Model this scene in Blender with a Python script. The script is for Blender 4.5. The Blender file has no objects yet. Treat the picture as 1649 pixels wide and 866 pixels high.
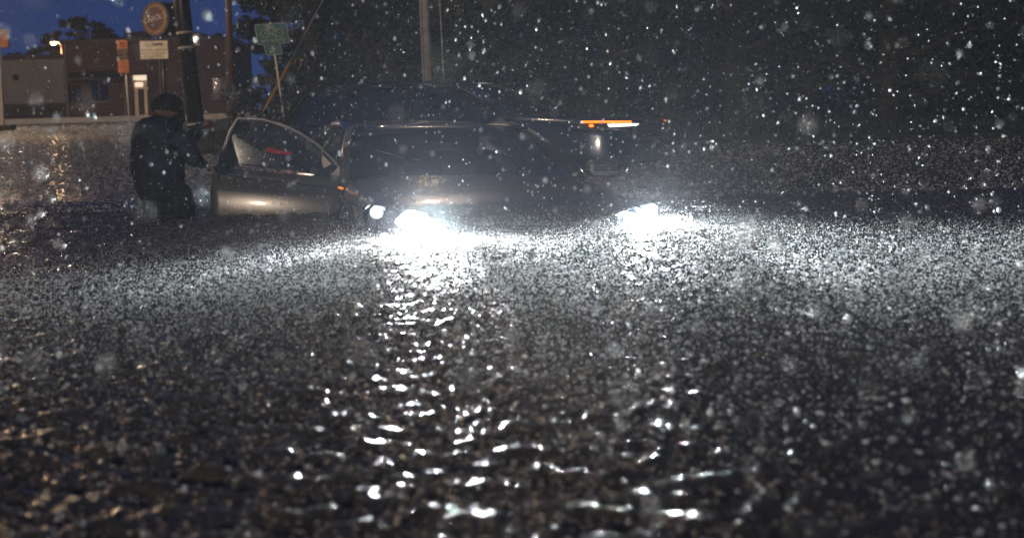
import bpy, bmesh, math, random
import numpy as np
from mathutils import Vector, Matrix
R = math.radians
PI = math.pi
random.seed(7); rng = np.random.default_rng(7)
sc = bpy.context.scene
COL = sc.collection

# ------------------------------------------------------------------ camera
FPX, W0 = 1875.0, 1649.0           # focal length in photo pixels, frame width
PITCH, ROLL, CAMZ = R(-4.6), R(1.5), 0.80
cp = math.cos(PITCH); sp = math.sin(PITCH)
fwd = Vector((0, cp, sp))
r0 = Vector((1, 0, 0)); u0 = r0.cross(fwd)
right = r0 * math.cos(ROLL) - u0 * math.sin(ROLL)
up = u0 * math.cos(ROLL) + r0 * math.sin(ROLL)
cam_d = bpy.data.cameras.new('camera'); cam = bpy.data.objects.new('camera', cam_d); COL.objects.link(cam)
M3 = Matrix((right, up, -fwd)).transposed()
cam.matrix_world = Matrix.Translation((0, 0, CAMZ)) @ M3.to_4x4()
cam_d.sensor_width = 36; cam_d.lens = FPX / W0 * 36
cam_d.shift_x = (824.5 - 600) / W0; cam_d.shift_y = -(433 - 315) / W0
cam_d.clip_start = 0.05; cam_d.clip_end = 3000
cam_d.dof.use_dof = True; cam_d.dof.focus_distance = 8.6; cam_d.dof.aperture_fstop = 2.3
sc.camera = cam

def Q(px, py, d):
    """world point seen at photo pixel (px,py) at forward distance d (m)"""
    return Vector((0, 0, CAMZ)) + fwd * d + right * ((px - 600) * d / FPX) + up * ((315 - py) * d / FPX)
def QW(px, y, z):
    """world point on column px at world distance y and height z"""
    d = y
    for _ in range(4):
        # solve for py so that z matches
        py = 315
        a = Q(px, 0, d); b = Q(px, 600, d)
        t = (a.z - z) / (a.z - b.z); p = a.lerp(b, t)
        d *= y / p.y
    return p

# ------------------------------------------------------------------ world, sun, exposure
world = bpy.data.worlds.new('World'); sc.world = world; world.use_nodes = True
wn = world.node_tree.nodes; wl = world.node_tree.links
bg = wn['Background']; sky = wn.new('ShaderNodeTexSky'); sky.sky_type = 'NISHITA'; sky.sun_disc = False
SUN_EL, SUN_ROT = R(-2.0), R(0)
sky.sun_elevation = SUN_EL; sky.sun_rotation = SUN_ROT; sky.ozone_density = 4.4; sky.air_density = 1.0
tcw = wn.new('ShaderNodeTexCoord'); va = wn.new('ShaderNodeVectorMath'); va.operation = 'ADD'; va.inputs[1].default_value = (0, 0, .20)
vn = wn.new('ShaderNodeVectorMath'); vn.operation = 'NORMALIZE'      # look a little above the brown horizon band of the dusk sky
wl.new(tcw.outputs['Generated'], va.inputs[0]); wl.new(va.outputs[0], vn.inputs[0]); wl.new(vn.outputs[0], sky.inputs[0])
wl.new(sky.outputs[0], bg.inputs[0]); bg.inputs[1].default_value = 0.36
sun_d = bpy.data.lights.new('sun', 'SUN'); sun = bpy.data.objects.new('sun', sun_d); COL.objects.link(sun)
sun_d.energy = 0.02; sun_d.angle = R(20); sun_d.color = (0.6, 0.72, 1.0)
sun.rotation_euler = (R(-80), 0, 0)
sc.view_settings.view_transform = 'Standard'; sc.view_settings.look = 'None'
sc.view_settings.gamma = 1; sc.view_settings.exposure = 0.0
sc.cycles.use_denoising = True
sc.cycles.max_bounces = 8; sc.cycles.volume_bounces = 0
sc.cycles.sample_clamp_indirect = 6
sc.cycles.caustics_reflective = False; sc.cycles.caustics_refractive = False
sc.cycles.transparent_max_bounces = 16

HEAD_W = 2700.0     # headlight beam power
LAMP_W = 2600.0    # street lamp power
HAZE = 0.0008

# ------------------------------------------------------------------ materials
def mat(name, col, rough=0.6, metal=0.0, spec=0.5, noise=None, bump=None, emit=None, estr=0, alpha=None, trans=0, coat=0, ior=1.45):
    m = bpy.data.materials.new(name); m.use_nodes = True
    n = m.node_tree.nodes; l = m.node_tree.links; b = n['Principled BSDF']
    b.inputs['Base Color'].default_value = (*col, 1); b.inputs['Roughness'].default_value = rough
    b.inputs['Metallic'].default_value = metal; b.inputs['Specular IOR Level'].default_value = spec
    b.inputs['IOR'].default_value = ior
    b.inputs['Transmission Weight'].default_value = trans; b.inputs['Coat Weight'].default_value = coat
    b.inputs['Coat Roughness'].default_value = 0.12
    tc = n.new('ShaderNodeTexCoord')
    if noise:
        scale, amt = noise
        t = n.new('ShaderNodeTexNoise'); t.inputs['Scale'].default_value = scale; t.inputs['Detail'].default_value = 5
        l.new(tc.outputs['Object'], t.inputs['Vector'])
        r = n.new('ShaderNodeValToRGB'); r.color_ramp.elements[0].position = 0.3; r.color_ramp.elements[1].position = 0.72
        r.color_ramp.elements[0].color = (*[c * (1 - amt) for c in col], 1)
        r.color_ramp.elements[1].color = (*[min(1, c * (1 + amt)) for c in col], 1)
        l.new(t.outputs['Fac'], r.inputs['Fac']); l.new(r.outputs['Color'], b.inputs['Base Color'])
    if bump:
        scale, st = bump
        t = n.new('ShaderNodeTexNoise'); t.inputs['Scale'].default_value = scale; t.inputs['Detail'].default_value = 3
        l.new(tc.outputs['Object'], t.inputs['Vector'])
        bp = n.new('ShaderNodeBump'); bp.inputs['Strength'].default_value = st; bp.inputs['Distance'].default_value = 0.02
        l.new(t.outputs['Fac'], bp.inputs['Height']); l.new(bp.outputs['Normal'], b.inputs['Normal'])
    if emit:
        b.inputs['Emission Color'].default_value = (*emit, 1); b.inputs['Emission Strength'].default_value = estr
    if alpha is not None: b.inputs['Alpha'].default_value = alpha
    return m

def glass_mat(name, tint, glossy=0.12, rough=0.03, drops=True):
    """thin window glass: tinted transparency under a fresnel gloss, beaded with rain"""
    m = bpy.data.materials.new(name); m.use_nodes = True
    n = m.node_tree.nodes; l = m.node_tree.links; n.clear()
    out = n.new('ShaderNodeOutputMaterial'); mix = n.new('ShaderNodeMixShader')
    tr = n.new('ShaderNodeBsdfTransparent'); tr.inputs[0].default_value = (*tint, 1)
    gl = n.new('ShaderNodeBsdfGlossy'); gl.inputs['Roughness'].default_value = rough
    gl.inputs[0].default_value = (.9, .95, 1, 1)
    fr = n.new('ShaderNodeFresnel'); fr.inputs[0].default_value = 1.55
    ad = n.new('ShaderNodeMath'); ad.operation = 'ADD'; ad.inputs[1].default_value = glossy
    ad.use_clamp = True
    l.new(fr.outputs[0], ad.inputs[0]); l.new(ad.outputs[0], mix.inputs[0])
    l.new(tr.outputs[0], mix.inputs[1]); l.new(gl.outputs[0], mix.inputs[2])
    if drops:
        tc = n.new('ShaderNodeTexCoord'); v = n.new('ShaderNodeTexNoise'); v.inputs['Scale'].default_value = 60
        bp = n.new('ShaderNodeBump'); bp.inputs['Strength'].default_value = .35; bp.inputs['Distance'].default_value = .004
        l.new(tc.outputs['Object'], v.inputs['Vector']); l.new(v.outputs['Fac'], bp.inputs['Height'])
        l.new(bp.outputs[0], gl.inputs['Normal'])
    l.new(mix.outputs[0], out.inputs[0]); return m

M = {}
M['asphalt'] = mat('asphalt', (.05, .05, .052), .8, noise=(3, .3), bump=(60, .4))
M['pave'] = mat('wet_concrete', (.26, .25, .23), .35, noise=(2, .25), bump=(20, .2))
M['grass'] = mat('wet_verge', (.045, .06, .03), .7, noise=(4, .5), bump=(30, .8))
M['wallgrey'] = mat('grey_render', (.30, .29, .28), .8, noise=(.8, .12))
M['base'] = mat('dark_base_course', (.07, .07, .075), .7, noise=(2, .3))
M['trimdark'] = mat('dark_trim', (.05, .045, .045), .5, noise=(3, .2))
M['woodpole'] = mat('wet_wood', (.17, .09, .05), .5, noise=(6, .35), bump=(20, .5))
M['darkpole'] = mat('dark_steel_pole', (.04, .038, .038), .28, noise=(5, .3), bump=(14, .35), spec=.6)
M['galv'] = mat('galvanised_steel', (.80, .76, .72), .35, .15, noise=(9, .2))
M['framemetal'] = mat('satin_frame_trim', (.30, .30, .32), .35, .3, noise=(9, .1))
M['white'] = mat('white_paint', (.7, .68, .62), .5, noise=(4, .1))
M['orange'] = mat('orange_sign_face', (.62, .20, .07), .5, noise=(5, .15))
M['orangepole'] = mat('orange_paint', (.60, .22, .06), .5, noise=(5, .15))
M['green'] = mat('green_sign_face', (.008, .17, .15), .4, noise=(6, .1))
M['signwhite'] = mat('sign_white', (.62, .66, .66), .4, noise=(9, .08))
M['yellow'] = mat('yellow_guard', (.60, .30, .04), .5, noise=(5, .2))
M['leaf'] = mat('leaf_dark', (.03, .038, .022), .5, noise=(1.2, .5))
M['leaf2'] = mat('leaf_brown_green', (.055, .05, .028), .5, noise=(1.2, .5))
M['bark'] = mat('bark', (.08, .06, .045), .9, noise=(8, .3), bump=(20, .6))
M['paint'] = mat('champagne_paint', (.17, .172, .18), .27, .5, coat=.45, noise=(1.5, .08), bump=(130, .06))
M['navy'] = mat('dark_blue_paint', (.022, .042, .095), .25, .4, coat=1, noise=(2, .2), bump=(130, .06))
M['black'] = mat('black_rubber', (.012, .012, .013), .6, noise=(20, .3))
M['plastic'] = mat('black_trim_plastic', (.02, .02, .022), .35, noise=(20, .3))
M['chrome'] = mat('chrome', (.75, .75, .75), .12, 1, noise=(9, .05))
M['inside'] = mat('cabin_cloth', (.05, .045, .04), .85, noise=(12, .2))
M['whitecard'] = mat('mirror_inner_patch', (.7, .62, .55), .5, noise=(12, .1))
M['glass'] = glass_mat('car_glass', (.30, .36, .42))
M['doorglass'] = glass_mat('door_glass', (.26, .31, .38), .05, drops=False)
M['suvglass'] = glass_mat('dark_car_glass', (.06, .09, .12), .24)
M['lens'] = glass_mat('lamp_lens', (.9, .95, 1), .03, .02, drops=False)
M['shell'] = mat('lamp_bowl', (.45, .47, .5), .25, .9, noise=(40, .1), bump=(60, .3))
M['headbulb'] = mat('lit_headlamp', (1, 1, 1), emit=(.93, .97, 1), estr=45, noise=(10, .01))
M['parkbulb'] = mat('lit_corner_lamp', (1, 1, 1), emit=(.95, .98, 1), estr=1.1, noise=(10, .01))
M['amber'] = mat('lit_amber', (1, .3, .02), emit=(1, .19, .004), estr=2.2, noise=(10, .01))
M['amberdim'] = mat('lit_amber_dim', (1, .3, .02), emit=(1, .25, .02), estr=.8, noise=(10, .01))
M['drl'] = mat('lit_white_strip', (1, 1, 1), emit=(.85, 1, .93), estr=1.6, noise=(10, .01))
M['red'] = mat('red_streak_glow', (.8, .02, .01), emit=(1, .03, .02), estr=2.2, noise=(10, .01))
M['warmwin'] = mat('lit_transom', (1, .9, .7), emit=(1, .80, .60), estr=.9, noise=(3, .02))
M['warmdim'] = mat('lit_lobby', (.6, .45, .3), emit=(1, .62, .35), estr=.10, noise=(3, .3))
M['boardlit'] = mat('lit_board', (.5, .42, .3), emit=(1, .80, .50), estr=.09, noise=(2.2, .5))
M['sodium'] = mat('lit_street_lamp', (1, .7, .3), emit=(1, .66, .22), estr=22, noise=(3, .01))
M['skin'] = mat('skin', (.16, .085, .055), .5, noise=(12, .15))
M['jacket'] = mat('navy_wet_jacket', (.020, .028, .046), .72, spec=.25, noise=(9, .35), bump=(9, .9))
M['trouser'] = mat('dark_wet_trousers', (.014, .017, .022), .75, spec=.25, noise=(9, .35), bump=(12, .9))
M['hair'] = mat('black_knit', (.008, .008, .010), .8, noise=(40, .3), bump=(60, .4))
M['browndisc'] = mat('dark_brown_sign_face', (.075, .035, .025), .5, noise=(3, .3))
M['goldring'] = mat('dull_gold_ring', (.20, .11, .035), .5, noise=(3, .3))
M['lettering'] = mat('pale_lettering', (.62, .50, .46), .5, noise=(3, .2))

def brick():
    m = bpy.data.materials.new('dark_brick'); m.use_nodes = True
    n = m.node_tree.nodes; l = m.node_tree.links; b = n['Principled BSDF']
    tc = n.new('ShaderNodeTexCoord'); mp = n.new('ShaderNodeMapping'); mp.inputs['Rotation'].default_value = (R(90), 0, 0)
    t = n.new('ShaderNodeTexBrick'); t.inputs['Scale'].default_value = 1.0
    t.inputs['Color1'].default_value = (.15, .075, .055, 1); t.inputs['Color2'].default_value = (.10, .055, .045, 1)
    t.inputs['Mortar'].default_value = (.16, .14, .13, 1); t.inputs['Brick Width'].default_value = .22
    t.inputs['Row Height'].default_value = .075; t.inputs['Mortar Size'].default_value = .01
    l.new(tc.outputs['Object'], mp.inputs[0]); l.new(mp.outputs[0], t.inputs['Vector'])
    l.new(t.outputs['Color'], b.inputs['Base Color']); b.inputs['Roughness'].default_value = .8
    return m
M['brick'] = brick()

def drop_mat(name, a=.9):
    m = bpy.data.materials.new(name); m.use_nodes = True
    n = m.node_tree.nodes; l = m.node_tree.links; n.clear()
    out = n.new('ShaderNodeOutputMaterial'); mix = n.new('ShaderNodeMixShader'); mix.inputs[0].default_value = .5
    t = n.new('ShaderNodeBsdfTranslucent'); d = n.new('ShaderNodeBsdfDiffuse')
    o = n.new('ShaderNodeObjectInfo'); geo = n.new('ShaderNodeNewGeometry')
    r = n.new('ShaderNodeValToRGB'); r.color_ramp.elements[0].color = (.35 * a, .42 * a, .42 * a, 1); r.color_ramp.elements[1].color = (a, a, a, 1)
    l.new(geo.outputs['Random Per Island'], r.inputs[0]); l.new(r.outputs[0], t.inputs[0]); l.new(r.outputs[0], d.inputs[0])
    l.new(t.outputs[0], mix.inputs[1]); l.new(d.outputs[0], mix.inputs[2])
    m2 = n.new('ShaderNodeMixShader'); m2.inputs[0].default_value = .22; g = n.new('ShaderNodeBsdfGlossy'); g.inputs['Roughness'].default_value = .25
    l.new(mix.outputs[0], m2.inputs[1]); l.new(g.outputs[0], m2.inputs[2]); l.new(m2.outputs[0], out.inputs[0])
    return m
M['drop'] = drop_mat('rain_drop'); M['splash'] = drop_mat('splash_water', .97)

def water_mat(name, far):
    m = bpy.data.materials.new(name); m.use_nodes = True
    n = m.node_tree.nodes; l = m.node_tree.links; b = n['Principled BSDF']
    b.inputs['Base Color'].default_value = (.085, .085, .075, 1); b.inputs['Roughness'].default_value = .22 if far else .16
    b.inputs['IOR'].default_value = 1.33; b.inputs['Specular IOR Level'].default_value = .8
    tc = n.new('ShaderNodeTexCoord')
    def noise(scale, sx, sy, rot, det=2, dist=0.0):
        mp = n.new('ShaderNodeMapping'); mp.inputs['Scale'].default_value = (sx, sy, 1); mp.inputs['Rotation'].default_value = (0, 0, R(rot))
        t = n.new('ShaderNodeTexNoise'); t.inputs['Scale'].default_value = scale; t.inputs['Detail'].default_value = det
        t.inputs['Distortion'].default_value = dist
        l.new(tc.outputs['Object'], mp.inputs[0]); l.new(mp.outputs[0], t.inputs['Vector']); return t.outputs['Fac']
    def mul(a, k):
        x = n.new('ShaderNodeMath'); x.operation = 'MULTIPLY'; l.new(a, x.inputs[0]); x.inputs[1].default_value = k; return x.outputs[0]
    def add(a, c):
        x = n.new('ShaderNodeMath'); x.operation = 'ADD'; l.new(a, x.inputs[0]); l.new(c, x.inputs[1]); return x.outputs[0]
    if far: h = add(add(mul(noise(20, .6, 1.6, 6), .026), mul(noise(52, .8, 1.6, -12), .014)), mul(noise(5, .35, 1.0, 4), .045))
    else: h = add(mul(noise(70, 1.0, 1.3, -12), .004), mul(noise(34, .8, 1.4, 9), .007))
    bp = n.new('ShaderNodeBump'); bp.inputs['Strength'].default_value = 1.0; bp.inputs['Distance'].default_value = 1.0
    l.new(h, bp.inputs['Height']); l.new(bp.outputs[0], b.inputs['Normal'])
    return m
M['water'] = water_mat('flood_water', False); M['waterfar'] = water_mat('flood_water_far', True)

# ------------------------------------------------------------------ mesh helpers
class MB:
    def __init__(s): s.v = []; s.f = []
    def add(s, vs, fs):
        o = len(s.v); s.v += [tuple(v) for v in vs]; s.f += [tuple(i + o for i in f) for f in fs]; return s
    def box(s, c, size, rot=None, mtx=None):
        c = Vector(c); x, y, z = [q / 2 for q in size]
        vs = [Vector((a * x, b * y, d * z)) for a in (-1, 1) for b in (-1, 1) for d in (-1, 1)]
        if rot is not None: vs = [rot @ v for v in vs]
        return s.add([c + v for v in vs], [(0, 1, 3, 2), (4, 6, 7, 5), (0, 4, 5, 1), (2, 3, 7, 6), (0, 2, 6, 4), (1, 5, 7, 3)])
    def tube(s, pts, rad, n=10, cap=True):
        pts = [Vector(p) for p in pts]
        rad = rad if isinstance(rad, (list, tuple)) else [rad] * len(pts)
        rings = []; prev = None
        for i, p in enumerate(pts):
            t = (pts[min(i + 1, len(pts) - 1)] - pts[max(i - 1, 0)]).normalized()
            ref = Vector((0, 0, 1)) if abs(t.z) < .9 else Vector((1, 0, 0))
            a = t.cross(ref).normalized() if prev is None else (prev - t * prev.dot(t)).normalized()
            prev = a; b = t.cross(a)
            rr = rad[i] if isinstance(rad[i], (tuple, list)) else (rad[i], rad[i])
            rings.append([p + a * math.cos(2 * PI * k / n) * rr[0] + b * math.sin(2 * PI * k / n) * rr[1] for k in range(n)])
        return s.loft(rings, cap)
    def loft(s, rings, cap=True, closed=True):
        n = len(rings[0]); vs = [v for r in rings for v in r]; fs = []
        for i in range(len(rings) - 1):
            for k in range(n if closed else n - 1):
                a = i * n + k; b = i * n + (k + 1) % n
                fs.append((a, b, b + n, a + n))
        if cap: fs.append(tuple(range(n))[::-1]); fs.append(tuple(range((len(rings) - 1) * n, len(rings) * n)))
        return s.add(vs, fs)
    def ell(s, c, r, n=16, m=10, rot=None):
        c = Vector(c); rings = []
        for i in range(1, m):
            t = PI * i / m
            rg = [Vector((r[0] * math.sin(t) * math.cos(2 * PI * k / n), r[1] * math.sin(t) * math.sin(2 * PI * k / n), r[2] * math.cos(t))) for k in range(n)]
            rings.append([c + (rot @ v if rot is not None else v) for v in rg])
        return s.loft(rings)
    def prism(s, poly, off):
        """closed outline (list of points) extruded by vector off"""
        off = Vector(off); n = len(poly); P = [Vector(p) for p in poly]
        return s.add(P + [p + off for p in P], [tuple(range(n))[::-1], tuple(range(n, 2 * n))] + [(i, (i + 1) % n, (i + 1) % n + n, i + n) for i in range(n)])
    def build(s, name, m, parent=None, smooth=False, bevel=0, weld=False, rec=True):
        me = bpy.data.meshes.new(name); me.from_pydata(s.v, [], s.f); me.update()
        if rec:
            bm = bmesh.new(); bm.from_mesh(me)
            if weld: bmesh.ops.remove_doubles(bm, verts=bm.verts, dist=1e-4)
            bmesh.ops.recalc_face_normals(bm, faces=bm.faces); bm.to_mesh(me); bm.free()
        me.materials.append(m)
        if smooth:
            for p in me.polygons: p.use_smooth = True
        o = bpy.data.objects.new(name, me); COL.objects.link(o)
        if bevel:
            b = o.modifiers.new('bevel', 'BEVEL'); b.width = bevel; b.segments = 2; b.limit_method = 'ANGLE'
        if parent is not None: attach(o, parent)
        return o

def attach(o, parent):
    o.parent = parent
    # meshes are written in the parent's own frame; only world-built parts need the inverse
    return o
def tag(o, label, cat, group=None, kind=None):
    if label: o['label'] = label
    if cat: o['category'] = cat
    if group: o['group'] = group
    if kind: o['kind'] = kind
    return o
def struct(o): o['kind'] = 'structure'; return o
def thing(name, loc, label, cat, group=None, rot=None):
    o = bpy.data.objects.new(name, None); COL.objects.link(o); o.empty_display_size = .2
    o.location = loc
    if rot is not None: o.rotation_euler = rot
    return tag(o, label, cat, group)
def local(root):
    """function turning a world point into the thing's own frame"""
    inv = (Matrix.LocRotScale(root.location, root.rotation_euler, None)).inverted()
    return lambda p: inv @ Vector(p)

# ------------------------------------------------------------------ ground, water, far lot
def sheet(name, x0, x1, y0, y1, z, m, nx=1, ny=1):
    mb = MB(); vs = [(x0 + (x1 - x0) * i / nx, y0 + (y1 - y0) * j / ny, z) for j in range(ny + 1) for i in range(nx + 1)]
    fs = [(j * (nx + 1) + i, j * (nx + 1) + i + 1, (j + 1) * (nx + 1) + i + 1, (j + 1) * (nx + 1) + i) for j in range(ny) for i in range(nx)]
    return struct(mb.add(vs, fs).build(name, m))
sheet('road', -700, 700, -60, 1200, -.62, M['asphalt'])
# flood water: a finely rippled stretch round the car, coarser sheet beyond it
def ripples(X0, X1, Y0, Y1, st):
    rs = np.random.default_rng(3)
    nx = int((X1 - X0) / st) + 1; ny = int((Y1 - Y0) / st) + 1
    xs = np.linspace(X0, X1, nx); ys = np.linspace(Y0, Y1, ny); X, Y = np.meshgrid(xs, ys); H = np.zeros_like(X)
    for k in range(46):
        lam = .035 * (5.5 ** rs.random()); th = R(90 + rs.normal(0, 34)); kk = 2 * PI / lam
        kx, ky = kk * math.cos(th), kk * math.sin(th); ph = rs.uniform(0, 2 * PI)
        warp = .6 * np.sin(X * rs.uniform(3, 9) + rs.uniform(0, 6)) + .6 * np.sin(Y * rs.uniform(3, 9) + rs.uniform(0, 6))
        H += .082 * lam / (2 * PI) * np.sin(kx * X + ky * Y + ph + warp)
    # gusty patches
    G_ = .75 + .3 * np.sin(X * 1.7 + .6 * np.sin(Y * 2.1)) * np.sin(Y * 1.3 + 1 + .5 * np.sin(X * 1.1)); H *= G_
    for k in range(15000):       # rings and pits left by raindrops
        cx, cy = rs.uniform(X0, X1), rs.uniform(Y0, Y1); rad = rs.uniform(.008, .07); a = rs.uniform(.0022, .0062) * (.03 / (rad + .02)) ** .5
        m_ = int((rad + .05) / st) + 1; i = int((cx - X0) / st); j = int((cy - Y0) / st)
        i0, i1, j0, j1 = max(i - m_, 0), min(i + m_, nx), max(j - m_, 0), min(j + m_, ny)
        d = np.hypot(X[j0:j1, i0:i1] - cx, Y[j0:j1, i0:i1] - cy)
        H[j0:j1, i0:i1] += a * np.cos((d - rad) * 2 * PI / .030) * np.exp(-((d - rad) / .019) ** 2)
    ed = np.minimum.reduce([(X - X0) / .5, (X1 - X) / .5, (Y - Y0) / .35, .25 + (Y1 - Y) / 1.6])
    ed = np.where(Y1 - Y < .03, 0, ed); H *= np.clip(ed, 0, 1)
    return X, Y, H, nx, ny
WX0, WX1, WY0, WY1 = -4.4, 6.8, 1.3, 10.2
X, Y, H, nx, ny = ripples(WX0, WX1, WY0, WY1, .0095)
vv = np.stack([X, Y, H], 2).reshape(-1, 3)
I = np.arange(nx * ny).reshape(ny, nx); F4 = np.stack([I[:-1, :-1], I[:-1, 1:], I[1:, 1:], I[1:, :-1]], 2).reshape(-1, 4)
o_ = len(vv)
ox = [-120, WX0, WX1, 120]; oy = [-25, WY0, WY1, 71.0]
ov = [(x, y, 0) for y in oy for x in ox]; of = [(j * 4 + i + o_, j * 4 + i + 1 + o_, j * 4 + i + 5 + o_, j * 4 + i + 4 + o_) for j in range(3) for i in range(3) if not (i == 1 and j == 1)]
vv = np.concatenate([vv, np.array(ov, float)]); F4 = np.concatenate([F4, np.array(of)])
me = bpy.data.meshes.new('flood_water'); me.vertices.add(len(vv)); me.vertices.foreach_set('co', vv.astype(np.float32).ravel())
me.loops.add(F4.size); me.loops.foreach_set('vertex_index', F4.astype(np.int32).ravel())
me.polygons.add(len(F4)); me.polygons.foreach_set('loop_start', np.arange(0, F4.size, 4, dtype=np.int32)); me.polygons.foreach_set('loop_total', np.full(len(F4), 4, np.int32))
sm_ = np.ones(len(F4), bool); sm_[-8:] = False; me.polygons.foreach_set('use_smooth', sm_)
me.update(); me.materials.append(M['water']); me.materials.append(M['waterfar'])
mi_ = np.zeros(len(F4), np.int32); mi_[-8:] = 1; me.polygons.foreach_set('material_index', mi_)
o = bpy.data.objects.new('flood_water', me); COL.objects.link(o); struct(o)
mb = MB(); mb.box((-40, 471, -.19), (360, 800, .86)); struct(mb.build('far_lot', M['pave']))        # top z .24
mb = MB(); mb.box((-40, 70.85, -.15), (360, .3, .94)); struct(mb.build('kerb', M['white']))
# grass verge behind the passing car
vp = [(-3.1, 19.5), (-1.2, 18.6), (4, 17.9), (14, 17.6), (60, 18.5), (60, 69), (-8.5, 69), (-7.5, 45), (-4.6, 26)]
mb = MB(); mb.prism([(x, y, -.6) for x, y in vp], (0, 0, .68)); struct(mb.build('verge', M['grass'], bevel=.03))
# puddled grass tufts on the verge
mb = MB()
for i in range(9000):
    x = random.uniform(-4.2, 13); y = random.uniform(18.8, 34)
    if x < -3.0 - (y - 19.5) * .2: continue
    h = random.uniform(.06, .22); a = random.uniform(0, PI); w = .012
    dx, dy = math.cos(a) * w, math.sin(a) * w; lx, ly = random.uniform(-.06, .06), random.uniform(-.06, .06)
    mb.add([(x - dx, y - dy, .07), (x + dx, y + dy, .07), (x + lx, y + ly, .08 + h)], [(0, 1, 2)])
tag(mb.build('grass', M['grass'], rec=False), 'short wet grass on the verge behind the dark crossover', 'grass', kind='stuff')

# ------------------------------------------------------------------ far shop building, 75 m away
def Xat(px, y): return QW(px, y, 1.0).x
def Zat(px, py, y):
    d = y
    for _ in range(5):
        p = Q(px, py, d); d *= y / p.y
    return p.z
YB = 75.0
b = thing('shop_building', (-16, YB, .24), 'long single-storey building of grey render and dark brick with a lit doorway', 'building')
L = local(b)
def wbox(x0, x1, y0, y1, z0, z1): return (((x0 + x1) / 2, (y0 + y1) / 2, (z0 + z1) / 2), (x1 - x0, y1 - y0, z1 - z0))
def lb(mb, x0, x1, y0, y1, z0, z1):
    c, s = wbox(x0, x1, y0, y1, z0, z1); return mb.box(L(c), s)
xg1 = Xat(108, YB); xb1 = Xat(372, YB)
zg = Zat(60, 96, YB); zb = Zat(250, 68, YB)
lb(MB(), -46, xg1, YB, YB + 14, 1.25, zg).build('render_wall', M['wallgrey'], b)
lb(MB(), -46, xg1, YB - .03, YB + 14, .24, 1.247).build('base_course', M['base'], b)
lb(MB(), -46.2, xg1 - .01, YB - .15, YB + 14.2, zg + .003, zg + .28).build('roof', M['trimdark'], b)
xd0, xd1 = Xat(216, YB), Xat(240, YB); zd = Zat(228, 121, YB)
mb = MB()
lb(mb, xg1 + .003, xd0, YB - .4, YB + 14, .24, zb); lb(mb, xd1, xb1, YB - .4, YB + 14, .24, zb)
lb(mb, xd0 + .001, xd1 - .001, YB - .4, YB + 14, zd, zb)
mb.build('brick_wall', M['brick'], b)
lb(MB(), xg1 - .1, xb1 + .2, YB - .6, YB + 14.2, zb + .003, zb + .25).build('roof', M['trimdark'], b)
# doorway: transom, sign panel, door leaf, jambs
zt = Zat(228, 130, YB)
dr = lb(MB(), xd0 + .003, xd1 - .003, YB + .2, YB + .25, .245, zt - .06).build('door', M['warmdim'], b)
lb(MB(), xd0 + .25, xd1 - .32, YB + .15, YB + .19, .35, 2.0).build('leaf', M['base'], dr)
lb(MB(), xd0 + .08, xd1 - .38, YB + .13, YB + .18, Zat(228, 140, YB), Zat(228, 133, YB)).build('lit_notice', M['warmwin'], dr)
lb(MB(), xd0 + .02, xd1 - .02, YB - .02, YB + .02, zt, zd - .02).build('transom', M['warmwin'], b)
mb = MB(); lb(mb, xd0 - .09, xd0 - .003, YB - .5, YB - .42, .24, zd + .1); lb(mb, xd1 + .003, xd1 + .09, YB - .5, YB - .42, .24, zd + .1)
lb(mb, xd0 - .089, xd1 + .089, YB - .5, YB - .42, zd + .101, zd + .19); mb.build('door_frame', M['trimdark'], b)
# dim shopfront window and awning on the brick part
wx0, wx1 = Xat(108, YB), Xat(136, YB)
w = lb(MB(), wx0 + .15, wx1, YB - .46, YB - .42, 1.35, 2.3).build('window', M['suvglass'], b)
mb = MB()
for k in range(4):
    xx = wx0 + .15 + (wx1 - wx0 - .2) * k / 3; lb(mb, xx, xx + .05, YB - .52, YB - .465, 1.35, 2.3)
lb(mb, wx0 + .1, wx1 + .05, YB - .52, YB - .465, 2.303, 2.38); lb(mb, wx0 + .1, wx1 + .05, YB - .56, YB - .465, 1.26, 1.347)
mb.build('frame', M['trimdark'], w)
mb = MB(); yy = YB - .45
mb.prism([L(p) for p in [(xg1 + .4, yy, 3.2), (xg1 + .4, yy - .9, 2.75), (xg1 + .4, yy - .9, 2.6), (xg1 + .4, yy, 2.7)]], (xd0 - .5 - xg1 - .4, 0, 0))
mb.build('awning', M['base'], b)
# wall vent (dark spot on grey wall) and roof units
mb = MB(); mb.tube([L((Xat(28, YB), YB - .12, 2.95)), L((Xat(28, YB), YB + .02, 2.95))], .2, 14); mb.build('vent', M['black'], b)
mb = MB(); lb(mb, xg1 + 3, xg1 + 4.5, YB + 4, YB + 6, zb + .253, zb + .95); mb.build('rooftop_unit', M['base'], b)
for k, px in enumerate((150, 290, 345)):
    xx = Xat(px, YB); w = lb(MB(), xx, xx + 1.1, YB - .46, YB - .42, 1.3, 2.5).build('window', M['suvglass'], b)
    mb = MB(); lb(mb, xx - .06, xx + 1.16, YB - .5, YB - .465, 2.503, 2.6); lb(mb, xx - .1, xx + 1.2, YB - .56, YB - .465, 1.2, 1.297); lb(mb, xx + .53, xx + .58, YB - .5, YB - .465, 1.3, 2.5); mb.build('frame', M['wallgrey'], w)
for px in (112, 205, 262, 368):
    xx = Xat(px, YB); MB().tube([L((xx, YB - .5, .25)), L((xx, YB - .5, zb))], .06, 8).build('downpipe', M['wallgrey'], b)
# a low wall + sign band right of the doorway
lb(MB(), xd1 + 1.1, xd1 + 3.2, YB - .47, YB - .42, 2.3, 2.75).build('fascia_panel', M['trimdark'], b)

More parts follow.
